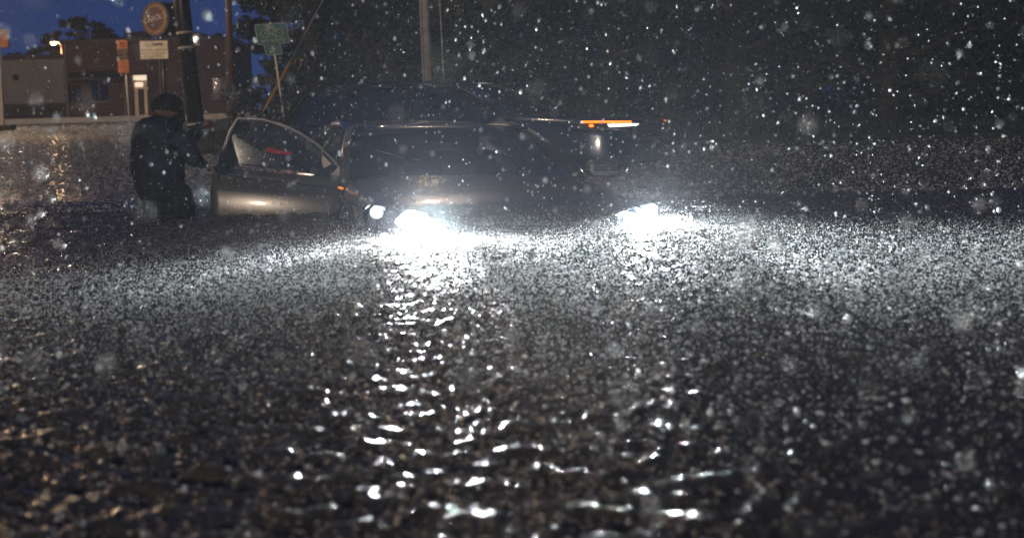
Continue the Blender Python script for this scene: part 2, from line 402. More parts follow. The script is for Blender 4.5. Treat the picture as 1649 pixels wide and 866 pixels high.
# ------------------------------------------------------------------ trees
def leaf_cloud(pts_n, centers, radii, size, stretch, rs, droop=0.2, zmin=.1):
    """many small leaf-sized quads scattered through clump volumes"""
    k = rs.integers(0, len(centers), pts_n)
    c = centers[k]; r = radii[k]
    d = rs.normal(size=(pts_n, 3)); d /= np.linalg.norm(d, axis=1)[:, None]
    rad = rs.uniform(.25, 1, pts_n) ** .6
    p = c + d * (rad * r)[:, None] * np.array([1, 1, .62])
    p[:, 2] = np.maximum(p[:, 2], zmin + rs.uniform(0, .3, pts_n))
    a = rs.normal(size=(pts_n, 3)); a[:, 2] -= droop; a /= np.linalg.norm(a, axis=1)[:, None]
    q = rs.normal(size=(pts_n, 3)); bvec = np.cross(a, q); bvec /= np.linalg.norm(bvec, axis=1)[:, None]
    s = size * rs.uniform(.6, 1.4, pts_n)
    A = a * (s * stretch)[:, None]; B = bvec * s[:, None] * .5
    v = np.stack([p - A, p + B, p + A, p - B], 1).reshape(-1, 3)
    return v
def quads_object(name, v, m, parent=None, n=4):
    cnt = len(v) // n
    me = bpy.data.meshes.new(name)
    me.vertices.add(len(v)); me.vertices.foreach_set('co', np.asarray(v, np.float32).ravel())
    me.loops.add(len(v)); me.loops.foreach_set('vertex_index', np.arange(len(v), dtype=np.int32))
    me.polygons.add(cnt); me.polygons.foreach_set('loop_start', np.arange(0, len(v), n, dtype=np.int32))
    me.polygons.foreach_set('loop_total', np.full(cnt, n, np.int32)); me.update(); me.materials.append(m)
    o = bpy.data.objects.new(name, me); COL.objects.link(o)
    if parent is not None: o.parent = parent
    return o
def tree(x, y, h, spread, label, seed, leaves=9000, size=.05, m='leaf', low=.3, base=.08, reach=None, group=None, cat='tree', nb=34):
    rs = np.random.default_rng(seed); rd = random.Random(seed)
    t = thing('tree', (x, y, base), label, cat, group)
    lean = rd.uniform(-.03, .03)
    tp = [Vector((lean * h * k / 6 + rd.uniform(-.05, .05), rd.uniform(-.05, .05), h * .93 * k / 6)) for k in range(7)]
    tr = [.026 * h * (1 - .85 * k / 6) + .01 for k in range(7)]
    mb = MB().tube(tp, tr, 8); cs = []; ra = []
    for i in range(nb):
        f = low + (0.97 - low) * (i + rd.random()) / nb
        a = rd.uniform(0, 2 * PI); ln = spread * (1.05 - .62 * ((f - low) / (1 - low)) ** 1.3) * rd.uniform(.6, 1.12)
        k = f * 6 * .98; k0 = min(int(k), 5); o = tp[k0].lerp(tp[k0 + 1], k - k0)
        e = o + Vector((math.cos(a) * ln, math.sin(a) * ln, ln * rd.uniform(-.12, .35)))
        mid = o.lerp(e, .5) + Vector((0, 0, .08 * ln))
        mb.tube([o, mid, e], [.012 * h * (1 - f * .7), .006 * h * (1 - f * .6), .004], 5, cap=False)
        for q in (.35, .6, .8, 1.0):
            pp = o.lerp(e, q) + Vector((rd.uniform(-.1, .1), rd.uniform(-.1, .1), .08 * ln * (1 - abs(2 * q - 1)))) * ln * .6
            cs.append(pp); ra.append(ln * rd.uniform(.14, .30))
    mb.build('trunk', M['bark'], t, smooth=True)
    v = leaf_cloud(leaves, np.array([list(c) for c in cs]), np.array(ra), size, 1.5, rs)
    quads_object('crown', v, M[m], t)
    return t
# dark mass behind the crossover, left to right
G = 'dark trees on the verge'
TR = [(448, 30, 6.5, 1.05, 'feathery evergreen at the left edge of the dark trees, behind the bike sign', 'leaf2'),
      (505, 27, 8.5, 1.7, 'tall evergreen directly behind the bike route sign', 'leaf'),
      (575, 29, 9.0, 2.4, 'broad dark tree right of the bike sign, left of the steel pole', 'leaf2'),
      (630, 25, 8.5, 2.4, 'dark tree just left of the bright steel pole', 'leaf'),
      (712, 27, 9.0, 2.6, 'dark tree between the bright steel pole and the hanging wooden pole', 'leaf'),
      (800, 25, 9.0, 2.5, 'dark tree above the windshield of the crossover', 'leaf2'),
      (890, 28, 9.5, 2.8, 'dark tree above the hood of the crossover', 'leaf'),
      (985, 25, 9.0, 2.6, 'dark tree above the amber signal strip', 'leaf'),
      (1085, 27, 9.5, 2.8, 'dark tree above the nose of the crossover', 'leaf2'),
      (1185, 24, 9.0, 2.6, 'dark tree just right of the crossover nose', 'leaf'),
      (1300, 26, 9.5, 2.9, 'dark tree second from the right-hand end of the row', 'leaf2'),
      (1430, 24, 9.0, 2.8, 'dark tree well to the right of both cars', 'leaf'),
      (1570, 27, 9.5, 3.0, 'rightmost dark tree of the row', 'leaf')]
for i, (px, y, h, s, lab, lm) in enumerate(TR):
    p = QW(px, y, .1)
    tree(p.x, y, h, s, lab, 40 + i, leaves=15000 if i > 0 else 9000, size=.055, m=lm, low=.06, group=G, nb=46)
# a deep hedge of undergrowth behind them
rs = np.random.default_rng(5)
hc = np.stack([rs.uniform(-1.3, 27, 420), rs.uniform(31, 34, 420), rs.uniform(.2, 6.8, 420)], 1)
v = leaf_cloud(100000, hc, rs.uniform(.7, 1.4, 420), .11, 1.3, rs)
tag(quads_object('undergrowth', v, M['leaf']), 'tangled dark undergrowth filling the gaps between the trees', 'undergrowth', kind='stuff')
# hazy trees behind the far building
for i, (px, py, y, s, lab) in enumerate([(150, 12, 96, 3.4, 'tall hazy tree rising over the grey building, left of the round sign'),
                                          (95, 42, 98, 2.8, 'lower hazy tree behind the small street lamp'),
                                          (195, 45, 100, 2.6, 'hazy tree behind the roof left of the round sign'),
                                          (345, 48, 94, 2.2, 'hazy tree beyond the thick dark pole, right of it'),
                                          (50, 72, 102, 3.0, 'low hazy tree at the far left beyond the grey roof')]):
    h = Zat(px, py, y) - .2; p = QW(px, y, 1)
    tree(p.x, y, h, s, lab, 90 + i, leaves=5000, size=.16, low=.3, base=.24, group='hazy trees beyond the far building', nb=30)
# small leafless-looking shrub at the verge corner
p = QW(408, 21, .1)
tree(p.x, 21, 1.1, .8, 'low sparse shrub at the left end of the verge behind the open door', 130, leaves=700, size=.045, low=.1, cat='shrub', nb=14)

# ------------------------------------------------------------------ poles
def pole_thing(name, px0, py0, px1, py1, y, r0_, r1_, m, label, cat, base_z=None, group=None):
    """pole through two photo points at distance y, carried down to the ground"""
    a = QW(px1, y, Zat(px1, py1, y)); t_ = Vector((Xat2(px0, py0, y), y, Zat(px0, py0, y)))
    a = Vector((Xat2(px1, py1, y), y, Zat(px1, py1, y)))
    dr_ = (t_ - a) / (t_.z - a.z)
    zb_ = base_z if base_z is not None else .07
    bot = a + dr_ * (zb_ - a.z)
    root = thing(name, bot, label, cat, group)
    return root, dr_, bot, t_
def Xat2(px, py, y):
    d = y
    for _ in range(5):
        p = Q(px, py, d); d *= y / p.y
    return p.x
# thick dark pole behind the person
root, dv, bot, top = pole_thing('traffic_pole', 292, 0, 316, 205, 33, .1, .1, None, 'thick dark wet pole with steel bands and a small box, behind the person', 'pole', base_z=-.62)
H = 9.5
MB().tube([dv * 0, dv * H * .5, dv * H], [.25, .225, .20], 20).build('pole', M['darkpole'], root, smooth=True)
for py in (53, 77, 200):
    z = Zat(300, py, 33) - bot.z
    MB().tube([dv * (z - .03), dv * (z + .03)], .25, 20).build('band', M['galv'], root, smooth=False)
z = Zat(314, 65, 33) - bot.z; o = dv * z + Vector((.32, -.05, 0))
bx = MB().box(o, (.24, .3, .40)).build('signal_box', M['darkpole'], root, bevel=.03)
MB().tube([o + Vector((0, -.24, .02)), o + Vector((0, -.15, .02))], .09, 16).build('lens', M['suvglass'], bx)
MB().box(o + Vector((-.18, .02, 0)), (.14, .06, .06)).build('bracket', M['darkpole'], root)
# orange-lit wooden utility pole
root, dv, bot, top = pole_thing('utility_pole', 368, 0, 373, 150, 42, .1, .1, None, 'slim brown wooden utility pole left of the bike sign', 'pole')
MB().tube([dv * 0, dv * 9], [.13, .10], 12).build('pole', M['woodpole'], root, smooth=True)
MB().box(dv * 8.4, (1.8, .1, .12)).build('crossarm', M['woodpole'], root)
# bright steel pole with conduit
root, dv, bot, top = pole_thing('light_pole', 684, 0, 690, 130, 19.5, .1, .1, None, 'bright galvanised steel street light pole rising behind the crossover roof', 'street lamp')
MB().tube([dv * 0, dv * 8], [.062, .05], 16).build('pole', M['galv'], root, smooth=True)
MB().tube([dv * 0 + Vector((-.085, 0, 0)), dv * 8 + Vector((-.07, 0, 0))], .014, 8).build('conduit', M['galv'], root, smooth=True)
for z in (1.2, 2.4, 3.4): MB().box(dv * z + Vector((-.045, 0, 0)), (.12, .05, .03)).build('clamp', M['galv'], root)
tp_ = dv * 8
MB().tube([tp_ - dv * .1, tp_ + Vector((.3, -.5, .25)), tp_ + Vector((.6, -1.1, .3))], [.045, .035, .03], 8).build('arm', M['galv'], root, smooth=True)  # unseen lamp arm, head and light added up here to brighten the pole
hd = MB().ell(tp_ + Vector((.66, -1.25, .30)), (.16, .30, .10)).build('lamp_head', M['galv'], root, smooth=True)
MB().ell(tp_ + Vector((.66, -1.27, .22)), (.10, .20, .07)).build('lens', M['sodium'], hd, smooth=True)
ld = bpy.data.lights.new('lamp_light', 'POINT'); ld.energy = LAMP_W * .07; ld.color = (1, .74, .50); ld.shadow_soft_size = .12
lo = bpy.data.objects.new('lamp_light', ld); COL.objects.link(lo); lo.parent = root; lo.location = tp_ + Vector((.66, -1.27, .08))
# thin stay
root, dv, bot, top = pole_thing('stay_wire', 708, 0, 713, 100, 19.8, .1, .1, None, 'thin steel stay wire just right of the bright steel pole', 'wire')
MB().tube([dv * 0, dv * 8], .009, 6).build('wire', M['galv'], root); MB().box((0, 0, .03), (.12, .12, .06)).build('anchor', M['galv'], root)
# wooden pole whose foot is lost in leaves
root, dv, bot, top = pole_thing('utility_pole', 735, 0, 740, 46, 24.0, .1, .1, None, 'brown wooden pole whose lower end is lost in dark leaves, right of the steel pole', 'pole')
MB().tube([dv * 0, dv * 7], [.085, .07], 12).build('pole', M['woodpole'], root, smooth=True)
p = bot
tree(p.x + .05, 22.6, 2.6, 1.0, 'dark bushy shrub covering the foot of the wooden pole', 150, leaves=9000, size=.045, low=.02, cat='shrub', nb=40)
# yellow guy guard
root = thing('guy_wire', QW(398, 23, .07), 'yellow plastic guard on a slanting guy wire crossing the bike sign post', 'wire')
a = Vector((Xat2(469, 96, 23), 23, Zat(469, 96, 23))) - root.location; dd = a / a.z
MB().tube([dd * 0, dd * (a.z)], .026, 8).build('guard', M['yellow'], root, smooth=True)
MB().tube([dd * a.z, dd * 6], .008, 6).build('cable', M['galv'], root)

# ------------------------------------------------------------------ bike route sign
YS = 22.0
post_top = Vector((Xat2(441, 92, YS), YS, Zat(441, 92, YS))); post_low = Vector((Xat2(450, 155, YS), YS, Zat(450, 155, YS)))
dv = (post_top - post_low) / (post_top.z - post_low.z); bot = post_low + dv * (.07 - post_low.z)
root = thing('bike_route_sign', bot, 'green bike route sign with an arrow plate on a leaning steel post', 'sign')
sgt = Vector((Xat2(437, 36, YS), YS, Zat(437, 36, YS)))
MB().box(((sgt - bot) * .5) + dv * 0, (.055, .03, (sgt - bot).length), rot=dv.to_track_quat('Z', 'Y').to_matrix()).build('post', M['galv'], root)
def rrect(w, h, r, n=5):
    o = []
    for cx, cz, a0 in ((w / 2 - r, h / 2 - r, 0), (-w / 2 + r, h / 2 - r, 90), (-w / 2 + r, -h / 2 + r, 180), (w / 2 - r, -h / 2 + r, 270)):
        for k in range(n + 1):
            a = R(a0 + 90 * k / n); o.append((cx + r * math.cos(a), cz + r * math.sin(a)))
    return o
tilt = Matrix.Rotation(-R(2.5), 3, 'Y')
def plate(name, px, py, w, h, dy, shear=.10):
    c = Vector((Xat2(px, py, YS), YS - .03 + dy, Zat(px, py, YS))) - bot
    def T(x, z, y=0): # lean with the post
        return c + tilt @ Vector((x - z * shear, y, z))
    o = MB().prism([T(x, z) for x, z in rrect(w, h, .03)], (0, -.004, 0)).build(name, M['signwhite'], root)
    MB().prism([T(x, z, -.0045) for x, z in rrect(w - .022, h - .022, .024)], (0, -.003, 0)).build('face', M['green'], o)
    return o, T
o, T = plate('sign_plate', 438.5, 55, .60, .385, 0)
mb = MB(); yb_ = -.011
def ring(cx, cz, r, w=.009, n=28):
    for k in range(n):
        a0, a1 = 2 * PI * k / n, 2 * PI * (k + 1) / n
        q = [T(cx + rr * math.cos(a), cz + rr * math.sin(a), yb_) for a, rr in ((a0, r - w), (a0, r), (a1, r), (a1, r - w))]
        mb.prism(q, (0, -.002, 0))
def bar(x0, z0, x1, z1, w=.011):
    d = Vector((x1 - x0, z1 - z0)).normalized(); nx, nz = -d.y * w / 2, d.x * w / 2
    mb.prism([T(x0 + nx, z0 + nz, yb_ - .002), T(x1 + nx, z1 + nz, yb_ - .002), T(x1 - nx, z1 - nz, yb_ - .002), T(x0 - nx, z0 - nz, yb_ - .002)], (0, -.002, 0))
ring(-.135, .015, .082); ring(.125, .005, .082)
for q in [(-.135, .015, -.085, .10), (-.085, .10, -.09, .15), (-.085, .10, .02, .105), (-.08, .085, .0, -.01), (.0, -.01, .045, .10), (.0, -.01, .03, -.012), (.125, .005, .045, .10), (.045, .10, .035, .125), (.01, .128, .065, .128), (-.135, .015, .0, -.01), (-.09, .15, -.12, .155)]:
    bar(*q)
mb.build('bicycle_symbol', M['signwhite'], o)
def text(name, body, size, mtx, m, parent, ext=.002):
    cu = bpy.data.curves.new(name, 'FONT'); cu.body = body; cu.size = size; cu.extrude = ext
    cu.align_x = 'CENTER'; cu.align_y = 'CENTER'; cu.materials.append(m)
    t_ = bpy.data.objects.new(name, cu); COL.objects.link(t_)
    me = bpy.data.meshes.new_from_object(t_.evaluated_get(bpy.context.evaluated_depsgraph_get())); bpy.data.objects.remove(t_)
    me.transform(mtx); o = bpy.data.objects.new(name, me); COL.objects.link(o); o.parent = parent; return o
def tmat(T, x, z, y):
    o = T(x, z, y); ex = (T(x + 1, z, y) - o); ez = (T(x, z + 1, y) - o); en = ex.cross(ez).normalized()
    m4 = Matrix.Identity(4); m4.col[0][:3] = ex; m4.col[1][:3] = ez; m4.col[2][:3] = en; m4.col[3][:3] = o; return m4
text('lettering', 'BIKE ROUTE', .083, tmat(T, -.005, -.135, -.013), M['signwhite'], o)
o, T = plate('arrow_plate', 440, 80, .315, .215, 0, .16)
mb = MB(); mb.prism([T(x, z, -.011) for x, z in [(-.014, -.085), (.014, -.085), (.014, -.005), (.055, -.005), (0, .075), (-.055, -.005), (-.014, -.005)]], (0, -.002, 0))
mb.build('arrow', M['signwhite'], o)

# ------------------------------------------------------------------ shop signs on the far side
YR = 58.0
def W(px, py, y): return Vector((Xat2(px, py, y), y, Zat(px, py, y)))
c = W(250, 31, YR); bot = Vector((c.x + .3, YR, .0 - .62))
root = thing('pole_sign', bot, 'round drum sign with pale lettering above a rectangular letter board', 'sign')
cc = c - bot; ax = Vector((-.50, -.86, .0)).normalized(); s_ = FPX / YR; rad = 28 / s_
ex = Vector((0, 0, 1)).cross(ax).normalized() * -1
ex = Vector((.86, -.50, 0)); ez = Vector((.03, 0, 1))
drum = MB().tube([cc, cc - ax * 1.25], rad, 36).build('drum', M['browndisc'], root, smooth=False)
def ringd(r0_, r1_, off, m, name, par):
    mb = MB(); n = 40
    for k in range(n):
        a0, a1 = 2 * PI * k / n, 2 * PI * (k + 1) / n
        mb.prism([cc + ax * off + (ex * math.cos(a) + ez * math.sin(a)) * r_ for a, r_ in ((a0, r0_), (a0, r1_), (a1, r1_), (a1, r0_))], ax * .02)
    return mb.build(name, m, par)
ringd(rad * .90, rad * .985, .0, M['trimdark'], 'rim', drum)
ringd(rad * .68, rad * .86, .0, M['goldring'], 'gold_ring', drum)
T = lambda x, z, y=0: cc + ax * y + ex * x + ez * z
m4 = tmat(lambda x, z, y: cc + ax * y + ex * (x) + (ez + ex * .0) * (z + x * .18), 0.02, 0.02, .06)
text('lettering', "CAROL'S", .37, m4, M['lettering'], drum, .01)
c2 = W(249, 81, YR) - bot
bd = MB().box(c2, (1.42, .3, .94)).build('letter_board', M['trimdark'], root, bevel=.02)
MB().box(c2 + Vector((0, -.155, 0)), (1.36, .01, .88)).build('face', M['boardlit'], bd)
mb = MB()
for z in (-.15, -.02, .02, .2): mb.box(c2 + Vector((0, -.165, z)), (1.3, .01, .018))
for k in range(9): mb.box(c2 + Vector((-.45 + .12 * k, -.168, -.3)), (.02, .008, .22))
mb.box(c2 + Vector((.2, -.168, .28)), (.5, .008, .09)); mb.build('rail', M['trimdark'], bd)
MB().tube([(0, .05, 0), (0, .05, cc.z - rad * .9)], .10, 12).build('post', M['darkpole'], root, smooth=True)
# orange stacked sign
YO = 52.0
a = W(206, 170, YO); bot = Vector((a.x, YO, -.62)); t_ = W(199, 66, YO)
root = thing('stacked_sign', bot, 'narrow orange stacked panel sign on a thin post, left of the letter board', 'sign')
s_ = FPX / YO; dv = (t_ - Vector((a.x, YO, a.z))) / (t_.z - a.z)
MB().tube([dv * 0 + Vector((.05, .06, 0)), dv * (t_.z - bot.z) + Vector((.03, .06, 0))], .035, 8).build('post', M['galv'], root, smooth=True)
for (x0, y0, x1, y1, m) in ((189, 65, 205, 79, 'orange'), (190, 80, 206, 88, 'woodpole'), (190, 89.5, 206.5, 96, 'woodpole'), (191, 97, 207.5, 118, 'orange')):
    p0 = W(x0, y1, YO) - bot; p1 = W(x1, y0, YO) - bot
    pn = MB().box(((p0.x + p1.x) / 2, 0, (p0.z + p1.z) / 2), (p1.x - p0.x, .08, p1.z - p0.z)).build('panel', M[m], root, bevel=.01)
    mb = MB(); n = 2 if y1 - y0 < 15 else 5
    for k in range(n):
        zz = p0.z + (p1.z - p0.z) * (k + .5) / n
        mb.box(((p0.x + p1.x) / 2 + random.uniform(-.03, .03), -.045, zz), ((p1.x - p0.x) * random.uniform(.45, .75), .006, .022))
    if y0 == 65:
        zz = (p0.z + p1.z) / 2; xx = (p0.x + p1.x) / 2
        mb.box((xx - .07, -.046, zz), (.035, .006, .17)); mb.box((xx + .07, -.046, zz), (.035, .006, .17)); mb.box((xx, -.047, zz + .06), (.16, .006, .03))
    mb.build('marking', M['browndisc'], pn)
# orange-topped white sign post at the left edge
YL = 46.0
a = W(3, 190, YL); bot = Vector((a.x, YL, -.62))
root = thing('forecourt_sign', bot, 'orange square sign on a white post with an orange edge, leftmost in view', 'sign')
zt_ = Zat(8, 48, YL) - bot.z; zl = Zat(8, 77, YL) - bot.z; s_ = FPX / YL
MB().box((0, 0, zl / 2), (.17, .17, zl)).build('post', M['white'], root)
MB().box((-.12, -.01, zl / 2), (.06, .17, zl)).build('post_edge', M['orangepole'], root)
pn = MB().box((-.12, 0, (zt_ + zl) / 2), (1.1, .2, zt_ - zl)).build('sign_box', M['orange'], root, bevel=.02)
MB().box((-.12, -.105, zl + .1), (1.06, .01, .05)).build('stripe', M['yellow'], pn)
MB().box((.0, 0, .78), (.9, .5, .2)).build('foot', M['base'], root)

# ------------------------------------------------------------------ street lamps (lit sodium heads)
def street_lamp(base, h, arm, label, power, head=(.5, .22, .12), dirx=-1, lc=(1, .62, .30), group='sodium street lamps'):
    t = thing('street_lamp', base, label, 'street lamp', group)
    MB().tube([(0, 0, 0), (0, 0, h)], [.09, .06], 12).build('pole', M['woodpole'], t, smooth=True)
    MB().tube([(0, 0, h - .15), (dirx * arm * .5, 0, h + .1), (dirx * arm, 0, h + .15)], [.04, .035, .03], 8).build('arm', M['galv'], t, smooth=True)
    hd = MB().ell((dirx * (arm + head[0] * .4), 0, h + .17), (head[0] * .62, head[1] * .6, head[2])).build('lamp_head', M['galv'], t, smooth=True)
    MB().ell((dirx * (arm + head[0] * .45), 0, h + .07), (head[0] * .42, head[1] * .42, head[2] * .9)).build('lens', M['sodium'], hd, smooth=True)
    ld = bpy.data.lights.new('lamp_light', 'POINT'); ld.energy = power; ld.color = lc; ld.shadow_soft_size = .15
    lo = bpy.data.objects.new('lamp_light', ld); COL.objects.link(lo); lo.parent = t; lo.location = (dirx * (arm + head[0] * .45), 0, h - .1)
    return t
p = W(99, 71, 84)
street_lamp((p.x, 84, .24), p.z - .24, .35, 'small lit street lamp above the far roof line', LAMP_W * .2)
street_lamp((-18, -30, -.62), 7.6, 1.6, 'lit street lamp on the near left kerb behind the photographer', LAMP_W * 7.0, dirx=1, lc=(1, .77, .54))
street_lamp((-19.5, 50, -.62), 7.0, 1.6, 'lit street lamp left of the forecourt sign', LAMP_W * 1.2, dirx=1, lc=(1, .74, .52))
street_lamp((-16, 33, -.62), 6.5, 1.6, 'lit street lamp nearest beyond the left edge of the flooded street', LAMP_W * .6, dirx=1)

# ------------------------------------------------------------------ flooded saloon car
YAW = R(12)
car = thing('flooded_car', (.455, 9.303, 0), 'champagne saloon car sunk to its headlights with its front passenger door open', 'car', rot=(0, R(2.0), YAW))
# local frame: +x camera right (car's left side), -y nose, z up from the water line
def sup(a, b, t): return a + (b - a) * t
def section(y, zl, zs, zt, hw, hs, ht, n=7):
    """ring across the car: sill zl, shoulder zs (half width hs), top zt (half width ht at crown edge)"""
    pts = [(-hw, zl), (-hw * 1.015, sup(zl, zs, .5)), (-hs, zs), (-hs * .97, zs + (zt - zs) * .55), (-ht, zt - (zt - zs) * .12)]
    top = [(-ht * .6, zt), (-ht * .2, zt + .008), (ht * .2, zt + .008), (ht * .6, zt)]
    ptsr = [(-x, z) for x, z in reversed(pts)]
    return [Vector((x, y, z)) for x, z in pts + top + ptsr]
secs = [(-2.26, -.42, -.09, .03, .68, .66, .55), (-2.20, -.43, -.01, .10, .84, .82, .68), (-2.08, -.45, .05, .155, .92, .90, .74),
        (-1.85, -.46, .11, .205, .91, .89, .74), (-1.50, -.46, .14, .235, .93, .905, .77), (-1.10, -.46, .17, .262, .94, .91, .80),
        (-1.00, -.46, .18, .262, .94, .91, .80)]
rear = [(-.98, -.46, .18, .20, .94, .91, .86), (.9, -.46, .20, .22, .94, .91, .86), (1.45, -.44, .13, .17, .93, .90, .80), (1.85, -.46, .02, .06, .90, .87, .74), (2.15, -.5, -.10, -.05, .84, .80, .66), (2.25, -.5, -.22, -.16, .74, .70, .55)]
hood = MB().loft([section(*s) for s in secs]).build('front_body', M['paint'], car, smooth=True)
hood.modifiers.new('s', 'SUBSURF').render_levels = 2
rb = MB().loft([section(*s) for s in rear]).build('rear_body', M['paint'], car, smooth=True)
rb.modifiers.new('s', 'SUBSURF').render_levels = 1
# seam of the hood lid
for s in (-1, 1): MB().tube([(s * .62, -2.0, .185), (s * .70, -1.6, .225), (s * .75, -1.12, .262)], .004, 6).build('hood_seam', M['black'], car)
# greenhouse: pillars as curved bars, roof skin, glass
A0 = [Vector((s * .885, -1.00, .235)) for s in (-1, 1)]; A1 = [Vector((s * .70, -.30, .565)) for s in (-1, 1)]
def flat_bar(mb, pts, w, t):
    mb.tube(pts, [(w, t)] * len(pts), 8)
for i, s in enumerate((-1, 1)):
    mb = MB(); mid = A0[i].lerp(A1[i], .5) + Vector((s * .012, -.02, .03)); flat_bar(mb, [A0[i] + Vector((0, 0, -.03)), mid, A1[i]], .040, .032)
    mb.build('front_pillar', M['paint'] if s < 0 else M['plastic'], car, smooth=True)
    mb = MB(); flat_bar(mb, [(s * .90, .08, .19), (s * .83, .11, .40), (s * .70, .16, .585)], .05, .025); mb.build('centre_pillar', M['plastic'], car, smooth=True)
    mb = MB(); flat_bar(mb, [(s * .66, .80, .56), (s * .76, 1.2, .42), (s * .80, 1.48, .24)], .06, .035); mb.build('rear_pillar', M['paint'], car, smooth=True)
    mb = MB(); flat_bar(mb, [A1[i], (s * .705, .1, .605), (s * .69, .5, .60), (s * .66, .82, .555)], .03, .03); mb.build('roof_rail', M['plastic'] if s > 0 else M['chrome'], car, smooth=True)
rings = []
for y, z, hw in ((-.34, .565, .68), (-.25, .60, .70), (0, .632, .70), (.35, .64, .69), (.65, .615, .67), (.84, .565, .63)):
    rings.append([Vector((hw * t, y - .05 * (1 - t * t) * (1 if y < 0 else -1), z - .05 * abs(t) ** 2.6)) for t in [-1 + 2 * k / 12 for k in range(13)]])
mb = MB(); mb.loft(rings, cap=False, closed=False); o = mb.build('roof', M['paint'], car, smooth=True)
md = o.modifiers.new('t', 'SOLIDIFY'); md.thickness = .03
# windshield, bulged
def glass_patch(name, c00, c10, c01, c11, bulge, m, nx=12, ny=8, parent=car):
    rg = []
    for j in range(ny + 1):
        t = j / ny; a = Vector(c00).lerp(Vector(c01), t); b_ = Vector(c10).lerp(Vector(c11), t)
        rg.append([a.lerp(b_, i / nx) + Vector(bulge) * (1 - (2 * i / nx - 1) ** 2) * (1 if 1 else 0) for i in range(nx + 1)])
    return MB().loft(rg, cap=False, closed=False).build(name, m, parent, smooth=True)
ws = glass_patch('windshield', A0[0] + Vector((.03, -.01, .0)), A0[1] + Vector((-.03, -.01, .0)), A1[0] + Vector((.02, -.03, .0)), A1[1] + Vector((-.02, -.03, .0)), (0, -.13, .02), M['glass'])
glass_patch('rear_window', (-.72, 1.46, .26), (.72, 1.46, .26), (-.62, .86, .55), (.62, .86, .55), (0, .1, .02), M['glass'])
for s in (-1, 1):
    if s > 0: glass_patch('side_window', (s * .89, -.95, .22), (s * .89, .05, .20), (s * .71, -.30, .555), (s * .70, .12, .585), (0, 0, 0), M['glass'])
    glass_patch('side_window', (s * .89, .14, .20), (s * .80, 1.38, .23), (s * .70, .20, .58), (s * .67, .78, .55), (0, 0, 0), M['glass'])
mb = MB(); mb.tube([A1[0] + Vector((.0, -.03, .02)), Vector((-.35, -.405, .60)), Vector((0, -.425, .612)), Vector((.35, -.405, .60)), A1[1] + Vector((0, -.03, .02))], .009, 6); mb.build('header_glint', M['chrome'], car, smooth=True)  # chrome line added to stand in for the bright roof-edge highlight
mb = MB(); mb.tube([A1[1] + Vector((.02, -.03, .02)), A0[1].lerp(A1[1], .5) + Vector((.04, -.05, .05)), A0[1] + Vector((.03, -.02, .02))], .006, 6); mb.build('pillar_glint', M['chrome'], car, smooth=True)  # chrome line added as the thin highlight down the pillar
# wipers, rear view mirror, dashboard, seats, steering wheel
for x0, x1, z1 in ((-.50, -.17, .10), (.10, .45, .10)):
    mb = MB(); a = Vector((x1, -1.04, .285)); b_ = Vector((x0, -.80, .40))
    mb.tube([a, a.lerp(b_, .5) + Vector((0, -.03, .02)), b_], [.007, .006, .004], 6); mb.tube([b_ + Vector((.16, -.06, -.05)), b_ + Vector((-.12, .03, .035))], .006, 5)
    mb.build('wiper', M['chrome'], car)
MB().box((0, -.35, .50), (.24, .03, .06)).build('rear_view_mirror', M['plastic'], car, bevel=.012)
MB().prism([(-.84, -1.0, .22), (-.84, -.62, .24), (-.84, -.55, .16), (-.84, -.55, -.3), (-.84, -1.0, -.3)], (1.68, 0, 0)).build('dashboard', M['inside'], car, bevel=.03)
MB().box((0, .4, -.2), (1.7, 2.2, .05)).build('cabin_floor', M['inside'], car)
for x in (-.40, .40):
    st = MB().box((x, .05, -.08), (.52, .5, .14)).build('seat', M['inside'], car, bevel=.05)
    MB().box((x, .28, .17), (.50, .13, .46), rot=Matrix.Rotation(R(-12), 3, 'X')).build('backrest', M['inside'], st, bevel=.05)
    MB().box((x, .36, .46), (.24, .09, .14)).build('headrest', M['inside'], st, bevel=.04)
MB().box((0, 1.0, .12), (1.3, .16, .5)).build('rear_seat', M['inside'], car, bevel=.06)
mb = MB(); cw = Vector((.40, -.45, .22)); rw = Matrix.Rotation(R(25), 3, 'X')
pts = [cw + rw @ Vector((.18 * math.cos(2 * PI * k / 24), 0, .18 * math.sin(2 * PI * k / 24))) for k in range(25)]
mb.tube(pts, .014, 6); mb.box(cw, (.34, .02, .03), rot=rw); mb.build('steering_wheel', M['plastic'], car)
# grille, bumper strip, plate recess at the waterline
gr = MB().box((0, -2.28, -.02), (.66, .05, .09)).build('grille', M['plastic'], car, bevel=.012)
mb = MB()
for k in range(4): mb.box((0, -2.31, -.05 + .02 * k), (.62, .012, .005))
mb.build('slat', M['plastic'], gr)
MB().prism([(-.92, -1.95, -.10), (-.80, -2.26, -.10), (-.45, -2.37, -.10), (.45, -2.37, -.10), (.80, -2.26, -.10), (.92, -1.95, -.10), (.8, -1.9, -.10), (-.8, -1.9, -.10)], (0, 0, -.26)).build('bumper', M['paint'], car, bevel=.03)
# wheels (under the water)
for sx in (-1, 1):
    for y in (-1.35, 1.35):
        wh = MB().tube([(sx * .72, y, -.25), (sx * .92, y, -.25)], .31, 28).build('wheel', M['black'], car, smooth=False, bevel=.03)
        MB().tube([(sx * .925, y, -.25), (sx * .935, y, -.25)], .20, 20).build('rim', M['chrome'], wh)
    mb = MB(); pts = [(sx * .945, -1.35 + .36 * math.cos(a), -.25 + .36 * math.sin(a)) for a in [PI * k / 14 for k in range(15)]]
    mb.tube(pts, .018, 6); mb.build('wheel_arch', M['black'], car)
